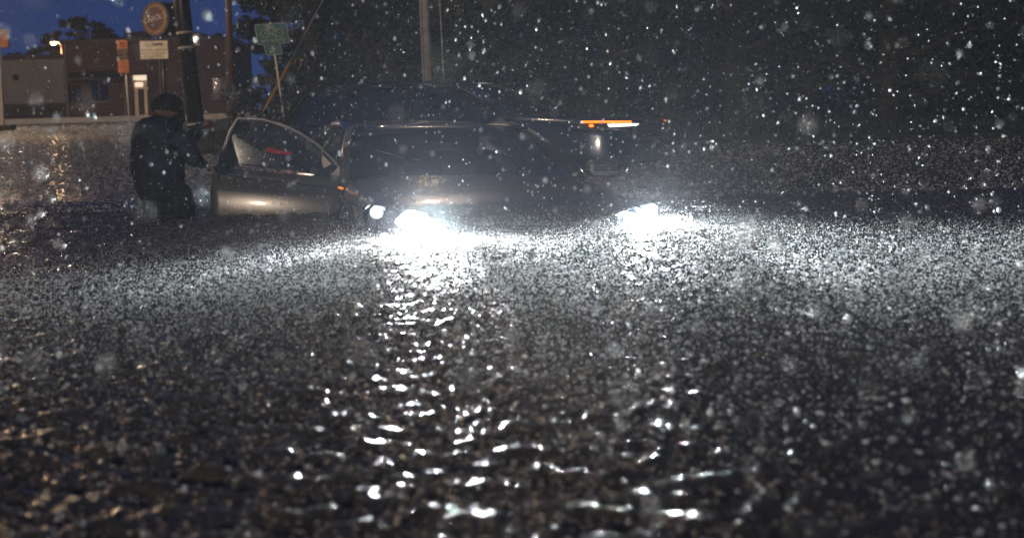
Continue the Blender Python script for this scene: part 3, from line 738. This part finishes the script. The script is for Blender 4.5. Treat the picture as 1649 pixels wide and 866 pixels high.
# headlights
for s in (-1, 1):
    def P3(x, y, z): return Vector((s * (x + .06), y, z))
    hl = MB().prism([P3(.42, -2.27, -.015), P3(.87, -2.05, .0), P3(.905, -1.98, .06), P3(.87, -2.06, .13), P3(.68, -2.20, .115), P3(.47, -2.27, .06)], (0, .05, 0)).build('headlight', M['shell'], car)
    # reflector bowl + lit bulb, made wide on the left in place of glare
    bp = P3(.66, -2.25, .062)
    rings = [[bp + Vector((r * math.cos(a), -.02 + dy, r * .82 * math.sin(a))) for a in [2 * PI * k / 20 for k in range(20)]] for r, dy in ((.078, 0), (.06, .03), (.03, .06))]
    MB().loft(rings, cap=False).build('reflector', M['shell'], hl, smooth=True)
    MB().ell(bp + Vector((0, -.02, -.005)), ((.095 if s < 0 else .048), .02, (.036 if s < 0 else .030))).build('bulb', M['headbulb'], hl, smooth=True)
    cpn = P3(.84, -2.13, .10)
    MB().ell(cpn, (.042, .03, .040)).build('corner_lamp', M['parkbulb'], hl, smooth=True)
    mb = MB()
    for k in range(5): mb.box(cpn + Vector((-.03 + .015 * k, -.031 + .004 * abs(k - 2), 0)), (.003, .006, .06))
    mb.build('rib', M['chrome'], hl)
    rings = [[P3(x, y - .03, z) + Vector((0, -o_, 0)) for x, y, z in ((.41, -2.28, -.03), (.65, -2.21, -.03), (.89, -2.06, -.015), (.925, -1.97, .06), (.88, -2.07, .145), (.68, -2.21, .13), (.46, -2.28, .07))] for o_ in (0, .02)]
    MB().loft(rings, cap=True).build('lens', M['lens'], hl, smooth=False)
    MB().tube([P3(.40, -2.33, -.035), P3(.66, -2.28, -.035), P3(.88, -2.11, -.02)], .011, 6).build('lower_trim_glint', M['parkbulb'] if s > 0 else M['chrome'], hl)  # right-hand trim glows, standing in for the bright glint along the waterline
    ld = bpy.data.lights.new('beam', 'SPOT'); ld.energy = HEAD_W * (1.15 if s < 0 else .95); ld.color = (.90, .96, 1.0); ld.spot_size = R(140); ld.spot_blend = 1.0
    ld.shadow_soft_size = .07
    lo = bpy.data.objects.new('beam', ld); COL.objects.link(lo); lo.parent = car; lo.location = bp + Vector((0, -.13, .01))
    lo.rotation_euler = (R(-91), 0, 0)
# left-hand wing mirror (camera right)
mr = MB(); mr.box((1.10, -.86, .30), (.24, .10, .13)); mm = mr.build('wing_mirror', M['paint'], car, bevel=.035)
MB().box((.95, -.88, .27), (.14, .04, .04)).build('mount', M['plastic'], mm)
MB().box((1.10, -.915, .265), (.20, .012, .03)).build('reflector', M['chrome'], mm)
# lit side marker by the hinge
MB().box((-.945, -1.18, .185), (.02, .11, .012)).build('side_marker', M['amberdim'], car)

# open front passenger door: outline seen face-on, thick curved panel
DD = 8.62
inv = (Matrix.LocRotScale(car.location, car.rotation_euler, None)).inverted()
def D(px, py, off=0.0):
    t = (px - 341) / (557 - 341)
    d = DD - .10 * t + off + .035 * (1 - (2 * min(max(t, 0), 1) - 1) ** 2) * -1
    return inv @ Q(px, py, d)
def dprism(outline, d0, d1, name, m, parent, bevel=.008, smooth=False):
    n = len(outline); a = [D(x, y, d0) for x, y in outline]; b_ = [D(x, y, d1) for x, y in outline]
    return MB().add(a + b_, [tuple(range(n))[::-1], tuple(range(n, 2 * n))] + [(i, (i + 1) % n, (i + 1) % n + n, i + n) for i in range(n)]).build(name, m, parent, bevel=bevel, smooth=smooth)
# lower skin lofted with a crown so it catches light along the crease
rows = []
for k in range(13):
    t = k / 12
    xl = 341 + (2 if k else 3) * 0; xl = [344, 342, 341, 340, 339, 339, 339, 339.5, 340, 341, 342, 344, 347][k]
    xr = [557, 552, 547, 545, 544.5, 544, 543.5, 542.5, 541, 540, 539, 538, 537][k]
    yl = sup(268, 390, t); yr = sup(285, 392, t)
    bulge = [.00, -.012, -.02, -.045, -.055, -.06, -.062, -.06, -.055, -.045, -.035, -.02, 0][k]
    rows.append([D(sup(xl, xr, i / 16), sup(yl, yr, i / 16) + (2.2 * (1 - (2 * i / 16 - 1) ** 2) if k < 3 else 0), bulge) for i in range(17)])
dm = MB(); dm.loft(rows, cap=False, closed=False); door = dm.build('door', M['paint'], car, smooth=True)
sd = door.modifiers.new('t', 'SOLIDIFY'); sd.thickness = .09; sd.offset = -1 if True else 1
# window frame
fr_out = [(344, 279), (353, 262), (360, 240), (371, 211), (382, 191), (402, 190.5), (425, 193), (450, 200.5), (480, 213), (510, 232), (540, 261), (559, 285)]
mb = MB(); pts = [D(x, y, -.01) for x, y in fr_out]
mb.tube(pts, [(.009, .011)] * len(pts), 8); mb.build('window_frame', M['framemetal'], door, smooth=True)
mb = MB(); pts = [D(x, y, -.012) for x, y in [(388, 264.5), (430, 268), (480, 274), (534, 283)]]; mb.tube(pts, .006, 6); mb.build('belt_trim', M['chrome'], door)
gl = [(352, 276), (360, 248), (372, 217), (384, 196), (402, 195), (425, 197.5), (450, 205), (478, 217), (507, 236), (535, 263), (548, 281)]
dprism(gl + [(548, 284), (480, 275), (386, 267)], 0.0, .005, 'window', M['doorglass'], door, bevel=0)
mb = MB(); pts = [D(x, y, .012) for x, y in [(349, 275), (362, 244), (377, 207)]]; mb.tube(pts, [(.03, .008)] * 3, 8); mb.build('rear_channel', M['plastic'], door, smooth=True)
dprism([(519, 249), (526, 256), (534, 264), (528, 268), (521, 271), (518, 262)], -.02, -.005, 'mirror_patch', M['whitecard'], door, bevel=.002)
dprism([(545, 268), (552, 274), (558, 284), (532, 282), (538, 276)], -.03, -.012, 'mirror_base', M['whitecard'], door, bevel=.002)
mb = MB(); pts = [D(x, y, -.055) for x, y in [(346, 280), (360, 279.0), (374, 281), (387, 285)]]; mb.tube(pts, [(.010, .016), (.020, .02), (.020, .02), (.006, .012)], 10); mb.build('handle', M['chrome'], door, smooth=True)
mb = MB(); pts = [D(x, y, -.033) for x, y in [(387, 287), (440, 292), (500, 299), (542, 304)]]; mb.tube(pts, .005, 6); mb.build('crease_trim', M['chrome'], door)
# ------------------------------------------------------------------ dark crossover passing behind
AL = R(32)
suv = thing('crossover_car', (1.22, 14.8, 0), 'dark blue crossover behind the flooded car, its amber signal strip lit', 'car', rot=(0, 0, -AL))
# local frame: +x nose, -y the side facing the camera
def ssec(x, zl, zs, zt, hw, hs, ht):
    pts = [(-hw, zl), (-hw * 1.01, sup(zl, zs, .5)), (-hs, zs), (-hs * .98, zs + (zt - zs) * .5), (-ht, zt - (zt - zs) * .1)]
    full = pts + [(-ht * .5, zt + .01), (0, zt + .015), (ht * .5, zt + .01)] + [(-y, z) for y, z in reversed(pts)]
    return [Vector((x, y, z)) for y, z in full]
S = [(2.33, -.3, .30, .40, .62, .62, .5), (2.28, -.32, .36, .49, .80, .78, .62), (2.12, -.34, .40, .545, .88, .86, .70), (1.8, -.36, .44, .575, .92, .90, .76), (1.3, -.36, .47, .60, .93, .91, .80), (1.02, -.36, .48, .61, .93, .91, .82), (.9, -.36, .48, .55, .93, .91, .84),
     (-1.6, -.34, .48, .54, .93, .91, .84), (-2.15, -.3, .46, .52, .91, .88, .78), (-2.38, -.26, .36, .42, .86, .82, .70), (-2.52, -.22, .14, .2, .80, .76, .6)]
o = MB().loft([ssec(*s) for s in S]).build('body', M['navy'], suv, smooth=True); o.modifiers.new('s', 'SUBSURF').render_levels = 1
rings = []
for x, z, hw in ((.22, .945, .60), (.08, .985, .63), (-.35, 1.035, .64), (-1.0, 1.03, .64), (-1.6, .985, .62), (-2.05, .915, .58)):
    rings.append([Vector((x + .06 * (1 - t * t) * (1 if x > 0 else 0), hw * t, z - .055 * abs(t) ** 2.5)) for t in [-1 + 2 * k / 12 for k in range(13)]])
o = MB().loft(rings, cap=False, closed=False).build('roof', M['navy'], suv, smooth=True); o.modifiers.new('t', 'SOLIDIFY').thickness = .03
glass_patch('windshield', (1.02, -.82, .56), (1.02, .82, .56), (.22, -.60, .93), (.22, .60, .93), (.12, 0, .02), M['suvglass'], parent=suv)
glass_patch('rear_window', (-2.36, -.72, .50), (-2.36, .72, .50), (-2.05, -.56, .89), (-2.05, .56, .89), (-.06, 0, 0), M['suvglass'], parent=suv)
for s in (-1, 1):
    glass_patch('side_window', (.92, s * .86, .53), (-.35, s * .88, .53), (.16, s * .63, .93), (-.35, s * .65, .975), (0, 0, 0), M['suvglass'], parent=suv)
    glass_patch('side_window', (-.42, s * .88, .53), (-1.35, s * .87, .53), (-.42, s * .65, .975), (-1.25, s * .64, .97), (0, 0, 0), M['suvglass'], parent=suv)
    glass_patch('side_window', (-1.42, s * .87, .53), (-2.1, s * .82, .53), (-1.32, s * .64, .965), (-1.95, s * .60, .90), (0, 0, 0), M['suvglass'], parent=suv)
    mb = MB(); mb.tube([(1.03, s * .85, .54), (.62, s * .74, .76), (.22, s * .625, .935), (-.4, s * .655, .985), (-1.3, s * .645, .975), (-2.05, s * .59, .885), (-2.34, s * .76, .52)], .022, 8); mb.build('window_surround', M['plastic'], suv, smooth=True)
    for x0, x1 in (((-.385, .53), (-.385, .975)), ((-1.385, .53), (-1.285, .965))):
        MB().tube([(x0[0], s * .885, x0[1]), (x1[0], s * .655, x1[1])], .028, 6).build('pillar', M['plastic'], suv)
    MB().tube([(.1, s * .60, 1.0), (-.8, s * .60, 1.055), (-1.8, s * .58, .985)], .014, 6).build('roof_rail', M['chrome'], suv)
    mm = MB().box((.78, s * 1.03, .62), (.12, .20, .15)).build('wing_mirror', M['navy'], suv, bevel=.03)
    for x in (1.45, -1.5):
        wh = MB().tube([(x, s * .72, -.26), (x, s * .93, -.26)], .35, 28).build('wheel', M['black'], suv, bevel=.03)
        MB().tube([(x, s * .935, -.26), (x, s * .945, -.26)], .22, 20).build('rim', M['galv'], wh)
    for x in (-.1, -1.05): MB().box((x, s * .935, .36), (.18, .02, .03)).build('door_handle', M['chrome'], suv)
    # front lamp cluster wrapping the corner
    def C3(x, y, z): return Vector((x, s * y, z))
    hl = MB().prism([C3(1.88, .90, .44), C3(2.2, .84, .42), C3(2.33, .62, .41), C3(2.33, .62, .49), C3(2.2, .83, .52), C3(1.88, .905, .53)], (-.03, 0, 0)).build('headlight', M['plastic'], suv)
    MB().tube([C3(1.92, .945, .515), C3(2.12, .895, .512), C3(2.27, .78, .506), C3(2.375, .62, .50)], .013, 8).build('signal_strip', M['amber'] if s < 0 else M['plastic'], hl)
    if s < 0:
        MB().ell(C3(2.03, .935, .472), (.030, .018, .018), 10, 8).build('side_repeater', M['amber'], hl, smooth=True)
        MB().prism([C3(2.20, .868, .487), C3(2.30, .74, .484), C3(2.40, .55, .482), C3(2.41, .45, .475), C3(2.40, .50, .455), C3(2.30, .74, .452), C3(2.22, .86, .452)], (-.012, 0, 0)).build('running_lamp', M['drl'], hl)
    else:
        MB().ell(C3(2.34, .70, .49), (.02, .02, .02), 10, 8).build('side_repeater', M['amberdim'], hl, smooth=True)
gr = MB().box((2.36, 0, .40), (.06, .9, .16)).build('grille', M['plastic'], suv, bevel=.02)
mb = MB()
for k in range(3): mb.box((2.395, 0, .345 + .05 * k), (.012, .86, .008))
mb.build('slat', M['chrome'], gr)
MB().prism([(2.38, -.55, .27), (2.38, .55, .27), (2.25, .85, .27), (2.25, -.85, .27)], (0, 0, .012)).build('bumper_trim', M['chrome'], suv)
tl = MB().box((-2.46, -.80, .34), (.14, .10, .09)).build('tail_light', M['plastic'], suv, bevel=.02)
MB().tube([(-2.10, -.915, .16), (-2.35, -.90, .175), (-2.58, -.80, .20), (-2.62, -.6, .205)], .018, 8).build('red_streak', M['red'], tl)  # glowing streak added to stand in for a red reflection in the door glass
MB().ell((-2.13, -.94, .10), (.045, .02, .045), 12, 8).build('bright_dot', M['warmwin'], tl, smooth=True)  # glowing dot added for the bright spot in the door glass

# ------------------------------------------------------------------ person
PD = 8.32
per = thing('person', Q(268, 355, PD) * 1.0, 'person in dark wet jacket wading thigh-deep, reaching for the open car door handle', 'person')
pl = per.location.copy(); pl.z = -.60; per.location = pl
def P(px, py, off=0.0): return Q(px, py, PD + off) - pl
def remesh(mb, name, m, parent, vox, sm=4, detail=None):
    o = mb.build(name + '_raw', m)
    r = o.modifiers.new('r', 'REMESH'); r.mode = 'VOXEL'; r.voxel_size = vox
    s = o.modifiers.new('s', 'SMOOTH'); s.iterations = sm; s.factor = .5
    if detail:
        tex = bpy.data.textures.new(name, 'CLOUDS'); tex.noise_scale = detail[0]
        d = o.modifiers.new('d', 'DISPLACE'); d.texture = tex; d.strength = detail[1]; d.texture_coords = 'LOCAL'
    dg = bpy.context.evaluated_depsgraph_get(); me = bpy.data.meshes.new_from_object(o.evaluated_get(dg))
    bpy.data.objects.remove(o)
    for p_ in me.polygons: p_.use_smooth = True
    me.name = name; me.materials.clear(); me.materials.append(m)
    n = bpy.data.objects.new(name, me); COL.objects.link(n); n.parent = parent; return n
def rowloft(mb, rows_, n=20):
    """rows: (y px, x left, x right, depth radius, depth offset)"""
    rings = []
    for py, xl, xr, dr_, of in rows_:
        c_ = P((xl + xr) / 2, py, of); rx = (P(xr, py, of) - P(xl, py, of)) / 2; dy = Vector((0, dr_, 0))
        rings.append([c_ + rx * math.cos(2 * PI * k / n) + dy * math.sin(2 * PI * k / n) for k in range(n)])
    return mb.loft(rings)
# body: head, neck, torso core, arms with hands, legs to the road
mb = MB()
hr = Matrix.Rotation(R(14), 3, 'Y')        # tip the head down to the right
hc_ = P(271, 177)
mb.ell(hc_, (.105, .078, .108), 20, 14, rot=hr)
mb.ell(P(281, 189), (.062, .055, .062), 14, 10, rot=hr)             # jaw
mb.tube([P(289, 178), P(297.5, 184), P(294, 187)], [.012, .015, .010], 8)   # nose
mb.ell(P(291, 173), (.020, .05, .012), 10, 8)                        # brow
mb.tube([P(291, 192), P(294.5, 192.5)], [.02, .016], 8)              # lips
mb.ell(P(287.5, 199), (.024, .028, .02), 10, 8)                      # chin
mb.ell(P(266, 181, -.078), (.018, .010, .030), 10, 8)                # ear, camera side
mb.ell(P(266, 181, .078), (.018, .010, .030), 10, 8)
mb.tube([P(268, 188), P(262, 205)], [.055, .062], 14)
rowloft(mb, [(198, 240, 282, .08, 0), (215, 228, 286, .10, 0), (250, 228, 284, .09, 0), (285, 230, 284, .09, 0), (310, 240, 292, .085, 0), (322, 242, 296, .08, 0)])
for sgn, xk in ((-1, 252), (1, 292)):
    mb.tube([P(xk + 2, 312, sgn * .07), P(xk, 352, sgn * .08), P(xk - 2, 412, sgn * .09), P(xk - 6, 485, sgn * .09)], [.070, .070, .056, .04], 14)
    f0 = P(xk - 6, 485, sgn * .09); mb.tube([Vector((f0.x - .05, f0.y, .04)), Vector((f0.x + .2, f0.y, .035))], [.045, .035], 10)
def hand(mb, wrist, dirv, palmn, side, curl, scale=1.0):
    """palm, four fingers and a thumb; curl in degrees per joint"""
    d = dirv.normalized(); n_ = (palmn - d * palmn.dot(d)).normalized(); sdv = d.cross(n_) * side
    pc = wrist + d * .045 * scale
    mb.tube([wrist - d * .02, wrist + d * .03 * scale, wrist + d * .085 * scale], [(.027, .022), (.034, .018), (.037, .015)], 10)
    for i, ln in enumerate((.072, .082, .076, .060)):
        o_ = wrist + d * .08 * scale + sdv * (.030 - .020 * i) * scale
        pts_ = [o_ - d * .02]; a = R(curl * .3); q = o_.copy()
        for sgm in (.45, .32, .23):
            pts_.append(q.copy()); q = q + (d * math.cos(a) + n_ * math.sin(a)) * ln * sgm * scale; a += R(curl)
        pts_.append(q.copy()); mb.tube(pts_, [.009, .0092, .0088, .0082, .007], 8)
    o_ = wrist + d * .022 * scale + sdv * .026 * scale; t1 = o_ + (d * .6 + sdv * .6 + n_ * .25) * .042; t2 = t1 + (d * .8 + n_ * .5) * .030
    mb.tube([wrist + d * .01, o_, t1, t2], [.014, .012, .011, .009], 8)
# near arm to the door handle
sh1, el1, wr1 = P(284, 224, -.10), P(310, 256, -.13), P(331, 266, -.02)
mb.tube([sh1, el1, wr1], [.055, .046, .030], 12); hand(mb, wr1, P(348, 277, .0) - wr1, Vector((0, .3, -1)), 1, 38, 1.0)
# far arm raised
sh2, el2, wr2 = P(280, 222, .12), P(305, 225, .18), P(321, 208, .14)
mb.tube([sh2, el2, wr2], [.052, .044, .030], 12); hand(mb, wr2, P(337, 199, .12) - wr2, Vector((.2, -.6, -.6)), 1, 45, 1.0)
remesh(mb, 'body', M['skin'], per, .0065, 2)
# jacket
mb = MB()
rowloft(mb, [(187, 248, 277, .085, 0), (191, 231, 285, .13, 0), (198, 219, 291, .165, 0), (210, 213, 296, .175, 0), (230, 211.5, 299, .165, 0), (255, 210.5, 298, .16, 0), (275, 211.5, 297, .16, 0), (290, 214, 297, .165, 0), (302, 218, 301, .165, 0)], 28)
mb.tube([P(284, 222, -.09), P(300, 238, -.12), P(312, 256, -.12), P(327, 264.5, -.03)], [.082, .070, .060, .040], 14)
mb.tube([P(278, 219, .10), P(296, 224, .16), P(306, 223, .18), P(320, 209, .14), P(328, 204, .13)], [.082, .068, .058, .047, .045], 14)
mb.tube([P(262, 186), P(262, 194)], [.075, .095], 14)   # collar
remesh(mb, 'jacket', M['jacket'], per, .010, 4, (.09, .022))
# trousers
mb = MB()
rowloft(mb, [(296, 217, 300, .150, 0), (305, 219, 307, .155, 0), (318, 224, 311, .155, 0), (332, 229, 312, .15, 0), (345, 234, 313, .14, 0)], 24)
for sgn, xk, r_ in ((-1, 255, .115), (1, 291, .105)):
    mb.tube([P(xk, 325, sgn * .06), P(xk + 1, 356, sgn * .07), P(xk - 2, 412, sgn * .09), P(xk - 6, 478, sgn * .09)], [r_, r_ * .95, .085, .07], 14)
remesh(mb, 'trousers', M['trouser'], per, .010, 3, (.08, .022))
# close knit cap over the skull with a gathered back
mb = MB()
rings = []
for k in range(9):
    t = R(8 + 84 * k / 8); rr = math.sin(t); zz = math.cos(t)
    rings.append([hc_ + hr @ Vector((.118 * rr * math.cos(a) - .004, .092 * rr * math.sin(a), .112 * zz + .006 - (.02 * (1 - math.cos(a)) * .5 if k > 5 else 0))) for a in [2 * PI * j / 24 for j in range(24)]])
mb.loft(rings); mb.ell(P(253, 170), (.045, .06, .05), 14, 10); remesh(mb, 'cap', M['hair'], per, .008, 2)
mb = MB(); mb.ell(P(285, 191), (.062, .066, .058), 14, 10, rot=hr); mb.ell(P(290, 188), (.036, .04, .035), 12, 8)
remesh(mb, 'face_mask', M['hair'], per, .008, 2)

# ------------------------------------------------------------------ rain in the air and on the water
def ico():
    bm = bmesh.new(); bmesh.ops.create_icosphere(bm, subdivisions=1, radius=1)
    v = np.array([x.co[:] for x in bm.verts]); f = np.array([[q.index for q in x.verts] for x in bm.faces]); bm.free(); return v, f
IV, IF = ico()
def cloud(name, pos, scl, m, label, cat):
    n = len(pos); v = (IV[None] * scl[:, None, :] + pos[:, None, :]).reshape(-1, 3)
    f = (IF[None] + (np.arange(n) * len(IV))[:, None, None]).reshape(-1, 3)
    me = bpy.data.meshes.new(name); me.vertices.add(len(v)); me.vertices.foreach_set('co', v.astype(np.float32).ravel())
    me.loops.add(f.size); me.loops.foreach_set('vertex_index', f.astype(np.int32).ravel())
    me.polygons.add(len(f)); me.polygons.foreach_set('loop_start', np.arange(0, f.size, 3, dtype=np.int32)); me.polygons.foreach_set('loop_total', np.full(len(f), 3, np.int32))
    me.polygons.foreach_set('use_smooth', np.ones(len(f), bool)); me.update(); me.materials.append(m)
    o = bpy.data.objects.new(name, me); COL.objects.link(o); tag(o, label, cat, kind='stuff'); return o
rs = np.random.default_rng(11)
N = 7600
pos = np.stack([rs.uniform(-2.6, 5.2, N), rs.uniform(1.3, 9.5, N), rs.uniform(.02, 2.0, N)], 1)
r = rs.lognormal(math.log(.0030), .34, N)
nb_ = 260; pos[:nb_] = np.stack([rs.uniform(-.6, .9, nb_), rs.uniform(.5, 1.4, nb_), rs.uniform(.45, 1.1, nb_)], 1); r[:nb_] *= .8
nf = 6500; pos = np.concatenate([pos, np.stack([rs.uniform(-4, 6, nf), rs.uniform(3.0, 9, nf), rs.uniform(.05, 2.3, nf)], 1)]); r = np.concatenate([r, rs.lognormal(math.log(.0019), .3, nf)])
ca, sa = math.cos(YAW), math.sin(YAW); qx = (pos[:, 0] - .455) * ca + (pos[:, 1] - 9.303) * sa; qy = -(pos[:, 0] - .455) * sa + (pos[:, 1] - 9.303) * ca
keep = ~((np.abs(qx) < .97) & (qy > -2.4) & (qy < 2.4) & (pos[:, 2] < .68)); pos = pos[keep]; r = r[keep]
cloud('rain', pos, np.stack([r, r, r * 1.5], 1), M['drop'], 'heavy rain falling through the headlight beams', 'rain')
# splash crowns where drops strike
def splashes():
    # short crowns and domes: dense on the near water, thinning out with distance
    n1, n2, n4 = 34000, 14000, 26000
    y = np.concatenate([rs.uniform(1.75, 9.5, n1), 9 + 14 * rs.beta(1, 2.2, n2), 11 + 55 * rs.beta(1, 1.6, n4)]); N = n1 + n2 + n4
    x = rs.uniform(-.40, .60, N) * y; x[n1 + n2:] = rs.uniform(-.42, -.08, n4) * y[n1 + n2:]
    r = rs.lognormal(math.log(.0030), .38, N) * np.where(y > 9, np.minimum(3.2, y / 9 * 1.3), np.interp(y, [2, 4.5, 5.8, 6.8], [.64, .82, .9, .45]))
    cloud('rain_splashes', np.stack([x, y, r * rs.uniform(.2, 1.6, N)], 1), np.stack([r * rs.uniform(.9, 2.4, N), r, r * rs.uniform(.7, 1.5, N)], 1), M['splash'], 'tiny splashes where rain strikes the flood water', 'splashes')
    n3 = 90000; yy = 2.2 + 7 * rs.beta(2.5, 2.6, n3); xx = rs.uniform(-.40, .60, n3) * yy
    pz = rs.exponential(.026, n3); rr = rs.lognormal(math.log(.0021), .3, n3) * np.interp(yy, [2.4, 4.0, 4.8, 5.8, 6.8], [.45, .72, 1.1, .85, .5])
    # thicker spray thrown up along the bumper
    nb2 = 16000; bx_ = rs.uniform(-1.5, 2.6, nb2); by_ = 6.95 + (bx_ - .5) * .21 - rs.exponential(.30, nb2)
    xx = np.concatenate([xx, bx_]); yy = np.concatenate([yy, by_]); pz = np.concatenate([pz, rs.exponential(.040, nb2)]); rr = np.concatenate([rr, rs.lognormal(math.log(.0012), .3, nb2)])
    cloud('spray', np.stack([xx, yy, pz + .003], 1), np.stack([rr, rr, rr], 1), M['splash'], 'droplets thrown up just above the flood water', 'spray')
splashes()

# fine spray hanging in front of the bumper, thinning outwards
mb = MB().ell((0, 0, 0), (1, 1, 1), 24, 14); ms = mb.build('mist', M['black']); ms.location = (.523 + .15, 6.75, .04); ms.scale = (2.1, 1.15, .62)
mm_ = bpy.data.materials.new('mist'); mm_.use_nodes = True; n = mm_.node_tree.nodes; n.clear(); l = mm_.node_tree.links
out = n.new('ShaderNodeOutputMaterial'); pv = n.new('ShaderNodeVolumePrincipled'); tc = n.new('ShaderNodeTexCoord'); gd = n.new('ShaderNodeTexGradient'); gd.gradient_type = 'QUADRATIC_SPHERE'
ml_ = n.new('ShaderNodeMath'); ml_.operation = 'MULTIPLY'; ml_.inputs[1].default_value = .003
l.new(tc.outputs['Object'], gd.inputs[0]); l.new(gd.outputs['Fac'], ml_.inputs[0]); l.new(ml_.outputs[0], pv.inputs['Density'])
pv.inputs['Color'].default_value = (.9, .93, .97, 1); pv.inputs['Anisotropy'].default_value = .3
l.new(pv.outputs[0], out.inputs['Volume']); ms.data.materials.clear(); ms.data.materials.append(mm_)
tag(ms, 'fine spray glowing in front of the headlights', 'mist', kind='stuff')
# ------------------------------------------------------------------ rain-filled air
mb = MB().box((0, 50, 6.0), (330, 170, 15.2)); hz = mb.build('haze', M['black'])
hm = bpy.data.materials.new('haze'); hm.use_nodes = True; n = hm.node_tree.nodes; n.clear()
out = n.new('ShaderNodeOutputMaterial'); pv = n.new('ShaderNodeVolumePrincipled')
pv.inputs['Color'].default_value = (.80, .86, .97, 1); pv.inputs['Density'].default_value = HAZE; pv.inputs['Anisotropy'].default_value = .40
hm.node_tree.links.new(pv.outputs[0], out.inputs['Volume'])
hz.data.materials.clear(); hz.data.materials.append(hm)
tag(hz, 'rain haze filling the air over the flooded street', 'haze', kind='stuff')
bpy.context.view_layer.update()
